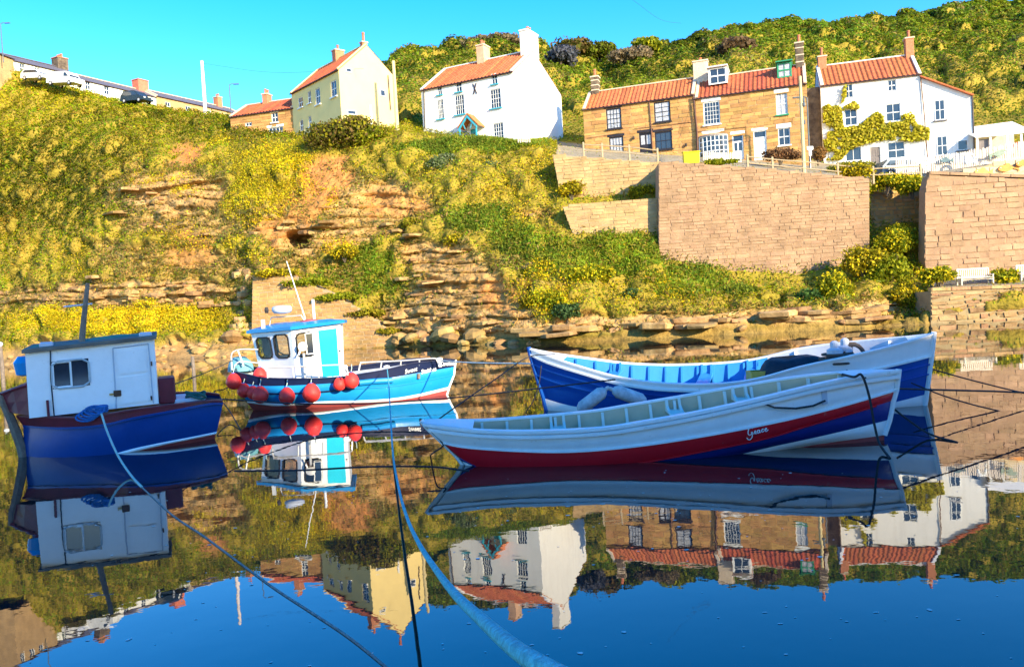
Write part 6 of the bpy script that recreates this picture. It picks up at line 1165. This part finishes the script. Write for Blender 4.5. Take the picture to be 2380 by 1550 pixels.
# wires
for (a, b_, lb_) in (((472, 148, 112), (845, 160, 84), 'overhead wire from the white pole to the yellow house'), ((1853, 182, 69.5), (1640, 195, 79), 'overhead wire from the yellowish pole to the cottage chimney'), ((1470, 0, 90), (1583, 55, 120), 'overhead wire crossing the top of the sky')):
    p0, p1 = P(*a), P(*b_); md = (p0 + p1) / 2 - np.array([0, 0, .8]); rope(lb_, [p0, md, p1], .012, B_ROPE, 8, 'overhead_wire', 'overhead wires')
# picket fences
def pickets(label, line, hp, n, w=.09, m=M_PICK, name='picket_fence', rails=True):
    W_ = [P(*q) for q in line]; o = W_[0]; r = empty(name, o, 0, label, 'fence'); L_ = [0]
    for a, b_ in zip(W_[:-1], W_[1:]): L_.append(L_[-1] + np.linalg.norm(b_ - a))
    pm = MB().prism([(-w / 2, 0), (w / 2, 0), (w / 2, .93), (0, 1), (-w / 2, .93)], -.015, .015); pme = mesh('picket', pm.V, pm.F, m); rng_ = random.Random(n)
    for i in range(n):
        d = L_[-1] * i / (n - 1); p = np.array([np.interp(d, L_, [q[k] for q in W_]) for k in range(3)]); obj('picket', pme, r, p - o, (0, rng_.uniform(-.03, .03), 0), (1, 1, hp * rng_.uniform(.94, 1.06)))
    for f in (.3, .75): MB().tube([q - o + np.array([0, .05, hp * f]) for q in W_], .035, 4).build('rail', m, r)
pickets('white picket fence climbing past the lean-to wing', [(2084, 408, 68.5), (2160, 402, 68), (2280, 384, 67.5), (2400, 362, 67)], 1.35, 62, .12)
pickets('short white picket fence below the bow window', [(1636, 374, 75.0), (1722, 378, 74.0)], .85, 20, .13)
pickets('small white railing at the foot of the white house', [(1205, 332, 79.0), (1232, 337, 78.6)], .6, 7, .1)
# yellow bin
c_ = P(1607, 381, 68.6); bn = empty('grit_bin', c_, -.05, 'bright yellow grit bin at the top of the tall wall', 'bin'); M_BIN = mat('yellow_bin', (.85, .62, .01), .45, .05)
MB().add([(-.6, -.35, 0), (.6, -.35, 0), (.6, .35, 0), (-.6, .35, 0), (-.66, -.42, .85), (.66, -.42, .85), (.66, .42, 1.0), (-.66, .42, 1.0)], [(0, 1, 5, 4), (1, 2, 6, 5), (2, 3, 7, 6), (3, 0, 4, 7)]).build('bin_body', M_BIN, bn); MB().box((0, 0, .98), (1.42, .95, .1), bev=.03, rx=.17).build('bin_lid', M_BIN, bn)
# benches
def bench(px, py, Y, rz, label):
    c_ = P(px, py, Y); b_ = empty('bench', c_, rz, label, 'bench', 'benches on the quay'); m = mat('bench_timber', (.66, .58, .46), .8, .15, 5); L_ = 2.5; 
    for x in (-L_ / 2 + .06, L_ / 2 - .06):
        for (y, hh) in ((-.3, .68), (.25, 1.2)): MB().box((x, y, hh / 2 - .03), (.1, .1, hh), bev=.015).build('leg', m, b_)
        MB().box((x, -.03, .68), (.11, .7, .06), bev=.015).build('armrest', m, b_); MB().box((x, -.03, .4), (.08, .5, .08)).build('side_rail', m, b_)
    for k in range(5): MB().box((0, -.3 + .12 * k, .47), (L_ - .1, .1, .035)).build('seat_slat', m, b_)
    for z in (1.16, .56): MB().box((0, .26, z), (L_ - .1, .06, .1)).build('back_rail', m, b_)
    for k in range(15): MB().box((-L_ / 2 + .2 + (L_ - .4) * k / 14, .26, .86), (.075, .03, .54)).build('back_slat', m, b_)
    MB().prism([(-L_ / 2 + .1, .36), (L_ / 2 - .1, .36), (L_ / 2 - .1, .3), (L_ / 2 - .5, .34), (-L_ / 2 + .5, .34), (-L_ / 2 + .1, .3)], -.36, -.32).build('front_apron', m, b_)
bench(2266, 661, 60.3, .05, 'weathered timber slatted bench on the quay'); bench(2404, 652, 60.2, .05, 'second bench cut off by the right edge')
# hedge, sign, garden bits
c_ = P(1812, 362, 72.5); shrub('hedge', 'reddish brown clipped hedge outside the right stone cottage', c_, (2.0, .6, .75), 2600, [C(.20, .09, .04), C(.12, .07, .035), C(.30, .16, .07)], 80, .14, 'hedge', 10)
c_ = P(1900, 358, 73.0); shrub('hedge', 'orange brown shrub in the gap before the white cottage', c_, (.9, .6, .9), 1500, [C(.34, .17, .05), C(.24, .13, .04)], 81, .14, 'hedge', 6)
c_ = P(1915, 378, 72.5); shrub('shrub', 'golden green garden shrub at the vine cottage corner', P(1985, 388, 71.5), (2.2, .7, .7), 1800, [C(.30, .27, .03), C(.2, .22, .03)], 82, .14, 'shrub', 8)
c_ = P(1884, 384, 71.0); sg_ = empty('sign_post', c_, 0, 'small white sign on a thin post beside the telegraph pole', 'sign'); MB().tube([(0, 0, -.3), (0, 0, 1.2)], .03, 6).build('post', M_PWHITE, sg_); MB().box((0, -.04, 1.45), (.55, .05, .3), bev=.02).build('board', M_PWHITE, sg_); MB().box((0, -.04, 1.05), (.25, .05, .5), bev=.02).build('lower_board', M_PWHITE, sg_)
def fish(px, py, Y, L_, tilt, m, label):
    c_ = P(px, py, Y); pts = []; n = 14
    for i in range(n + 1): t = i / n; pts.append((-.5 + t * .78, .17 * math.sin(math.pi * t ** .8) ** .8))
    lo = [(x, -y * .85) for x, y in pts[::-1]]; out_ = pts + [(.42, .14), (.5, .2), (.46, 0), (.5, -.2), (.42, -.12)] + lo[1:-1]
    r = empty('fish_ornament', c_, 0, label, 'ornament', 'painted fish on the fence'); r.rotation_euler = (0, tilt, 0)
    MB().prism([(x * L_, z * L_) for x, z in out_], -.04, .04).build('fish_body', m, r); MB().prism([(-.15 * L_, .14 * L_), (.1 * L_, .13 * L_), (.05 * L_, .22 * L_), (-.1 * L_, .24 * L_)], -.02, .02).build('dorsal_fin', m, r); MB().lathe([(.02, 0), (.035, .01), (.01, .02)], (-.38 * L_, -.05, .05 * L_), 8, (0, -1, 0)).build('eye', M_PWHITE, r)
M_FG = mat('fish_green', (.16, .22, .17), .5, .3, 6); M_FO = mat('fish_orange', (.62, .24, .04), .6, .25, 5); M_FB = mat('fish_blue', (.04, .10, .13), .5, .3, 6)
fish(2200, 373, 67.6, 1.15, .05, M_FB, 'dark blue painted fish above the picket fence'); fish(2318, 357, 66.9, 1.5, -.25 + math.pi, M_FG, 'large green painted fish hung on the fence'); fish(2426, 343, 66.6, 1.2, -.1, M_FB, 'blue fish beside the shed, at the right edge')
fish(2287, 400, 66.2, 1.5, 0.05, mat('fish_yellow', (.75, .5, .08), .6), 'yellow painted fish below the picket fence'); fish(2344, 391, 66.0, 1.7, -.06, M_FO, 'left orange painted fish on the garden wall'); fish(2380, 380, 65.8, 1.3, -.1, M_FO, 'right orange painted fish on the garden wall')
for q in ():
    pass
c_ = P(2376 / 1.0395 + 0, 385, 66.2); lbm = MB(); a = np.linspace(-math.pi * .1, math.pi * 1.1, 18); lbm.tube([(.34 * math.cos(t), 0, .34 * math.sin(t)) for t in a] , .1, 8); lbm.tube([(.34 * math.cos(a[0]), 0, .34 * math.sin(a[0])), (.33, 0, -.5)], .1, 8); lbm.tube([(.34 * math.cos(a[-1]), 0, .34 * math.sin(a[-1])), (-.33, 0, -.5)], .1, 8)
tag(lbm.build('horseshoe_lifebuoy', M_PWHITE, None, smooth=True, loc=P(2254, 368, 66.4)), 'white horseshoe lifebuoy on the picket fence', 'lifebuoy')
# red jacket hung in the shed
tag(MB().prism([(-.3, 0), (.3, 0), (.28, .5), (.42, .35), (.5, .45), (.25, .8), (-.25, .8), (-.5, .45), (-.42, .35), (-.28, .5)], -.06, .06).build('red_coat', mat('coat_red', (.45, .05, .05), .8), None, loc=P(2366, 352, 72.5)), 'red coat hanging in the open shed', 'coat')
# ------------------------------------------------------------------ vehicles
def car(px, py, Y, rz, m, label, L_=4.1, Wd=1.75, Hc=1.5, van=False, tilt=0.0, cat='car', est=False):
    c_ = P(px, py, Y); r = empty('parked_van' if van else 'parked_car', c_, 0, label, cat); r.rotation_euler = (0, tilt, rz)
    if van: prof = [(-L_/2, .35), (L_/2, .35), (L_/2, .95), (L_/2 - .75, 1.1), (L_/2 - 1.35, Hc), (-L_/2, Hc)]; cabin = [(L_/2 - 1.75, 1.15), (L_/2 - .95, 1.15), (L_/2 - 1.42, Hc - .15), (L_/2 - 1.75, Hc - .15)]
    else: prof = [(-L_/2, .3), (L_/2, .3), (L_/2, .72), (L_/2 - .9, .92), (L_/2 - 1.55, Hc - .04), (L_/2 - 2.0, Hc), (-L_/2 + .6, Hc - .03), (-L_/2 + .05, .95)]; cabin = [(-L_/2 + .35, .98), (L_/2 - 1.05, .98), (L_/2 - 1.62, Hc - .12), (-L_/2 + .7, Hc - .12)]
    b_ = MB().prism(prof, -Wd / 2, Wd / 2).build('body', m, r)
    for sg in (-1, 1): MB().prism(cabin, sg * (Wd / 2 + .004), sg * (Wd / 2 + .012)).build('side_window', M_GLASS, r)
    p0, p1 = (prof[3], prof[4]); MB().add([(p0[0] + .012, -Wd/2 + .1, p0[1] + .03), (p0[0] + .012, Wd/2 - .1, p0[1] + .03), (p1[0] + .012, Wd/2 - .14, p1[1] - .06), (p1[0] + .012, -Wd/2 + .14, p1[1] - .06)], [(0, 1, 2, 3)]).build('windscreen', M_GLASS, r)
    for x in (-L_/2 + .75, L_/2 - .8):
        for sg in (-1, 1): w_ = MB().lathe([(.12, -.1), (.3, -.1), (.32, 0), (.3, .1), (.12, .1)], (x, sg * (Wd / 2 - .08), .32), 14, (0, 1, 0)).build('wheel', B_RUB, r); MB().lathe([(.02, -.11), (.18, -.11), (.18, .11), (.02, .11)], (x, sg * (Wd / 2 - .08), .32), 10, (0, 1, 0)).build('hub', B_STEEL, w_)
    for sg in (-1, 1): MB().box((L_/2 + .005, sg * (Wd/2 - .25), .62 if not van else .75), (.03, .3, .14), bev=.01).build('headlight', M_PWHITE, r)
    return r
car(152, 202, 110.5, -.35, mat('van_white', (.8, .8, .8), .35), 'white van parked below the slate terrace', 4.8, 1.8, 1.8, True, .12, 'van'); car(88, 190, 111.5, -.35, mat('van_white', ()), 'white car parked uphill behind the van', 4.3, 1.75, 1.45, False, .12); car(318, 242, 112, -.4, mat('car_dark', (.02, .035, .05), .3), 'dark blue car parked beneath the slate terrace', 4.2, 1.8, 1.6, False, .08)
car(2092, 414, 70.5, .1, mat('car_grey', (.16, .19, .23), .25, metal=.4), 'blue-grey car parked before the vine cottage', 4.2, 1.8, 1.5)
# ------------------------------------------------------------------ mooring stakes and flotsam
for (px, y0, y1, Y, lb_) in ((450, 828, 872, 60, 'pale timber stake standing in the water behind the cabin boat'), (8, 805, 900, 45, 'pale stake with white cap at the left edge')):
    b_ = PZ(px, y1, 0); Yp = b_[1]; t = P(px, y0, Yp); st2 = empty('mooring_stake', b_, 0, lb_, 'stake'); MB().tube([(0, 0, -1), (.02, 0, t[2] * .5), (0, 0, t[2])], [.11, .1, .09], 8).build('shaft', B_WOOD, st2)
    if px < 50: MB().lathe([(.05, 0), (.12, .06), (.14, .14), (.1, .22), (.02, .25)], (0, 0, t[2]), 12).build('white_cap', M_PWHITE, st2)
rng = np.random.default_rng(77); Vq = []
for k in range(230):
    px, py = rng.uniform(0, 2380), rng.uniform(1090, 1550)
    if rng.random() < .35: px, py = rng.normal(1500, 330), rng.normal(1170, 30)
    p = PZ(px, py, .004); s_ = .010 + .024 * rng.random() ** 3; an = rng.uniform(0, 6.28); n_ = 5; e_ = rng.uniform(.4, 1)
    Vq.append([p + s_ * np.array([math.cos(an + t) * rng.uniform(.7, 1.3), math.sin(an + t) * e_ * rng.uniform(.7, 1.3), 0]) for t in np.linspace(0, 2 * math.pi, n_, endpoint=False)])
tag(obj('flotsam', qmesh('flotsam', np.array(Vq), mat('foam_fleck', (.62, .62, .6), .8), None, 5)), 'pale flecks of foam and leaf floating on the water', 'flotsam', kind='stuff')
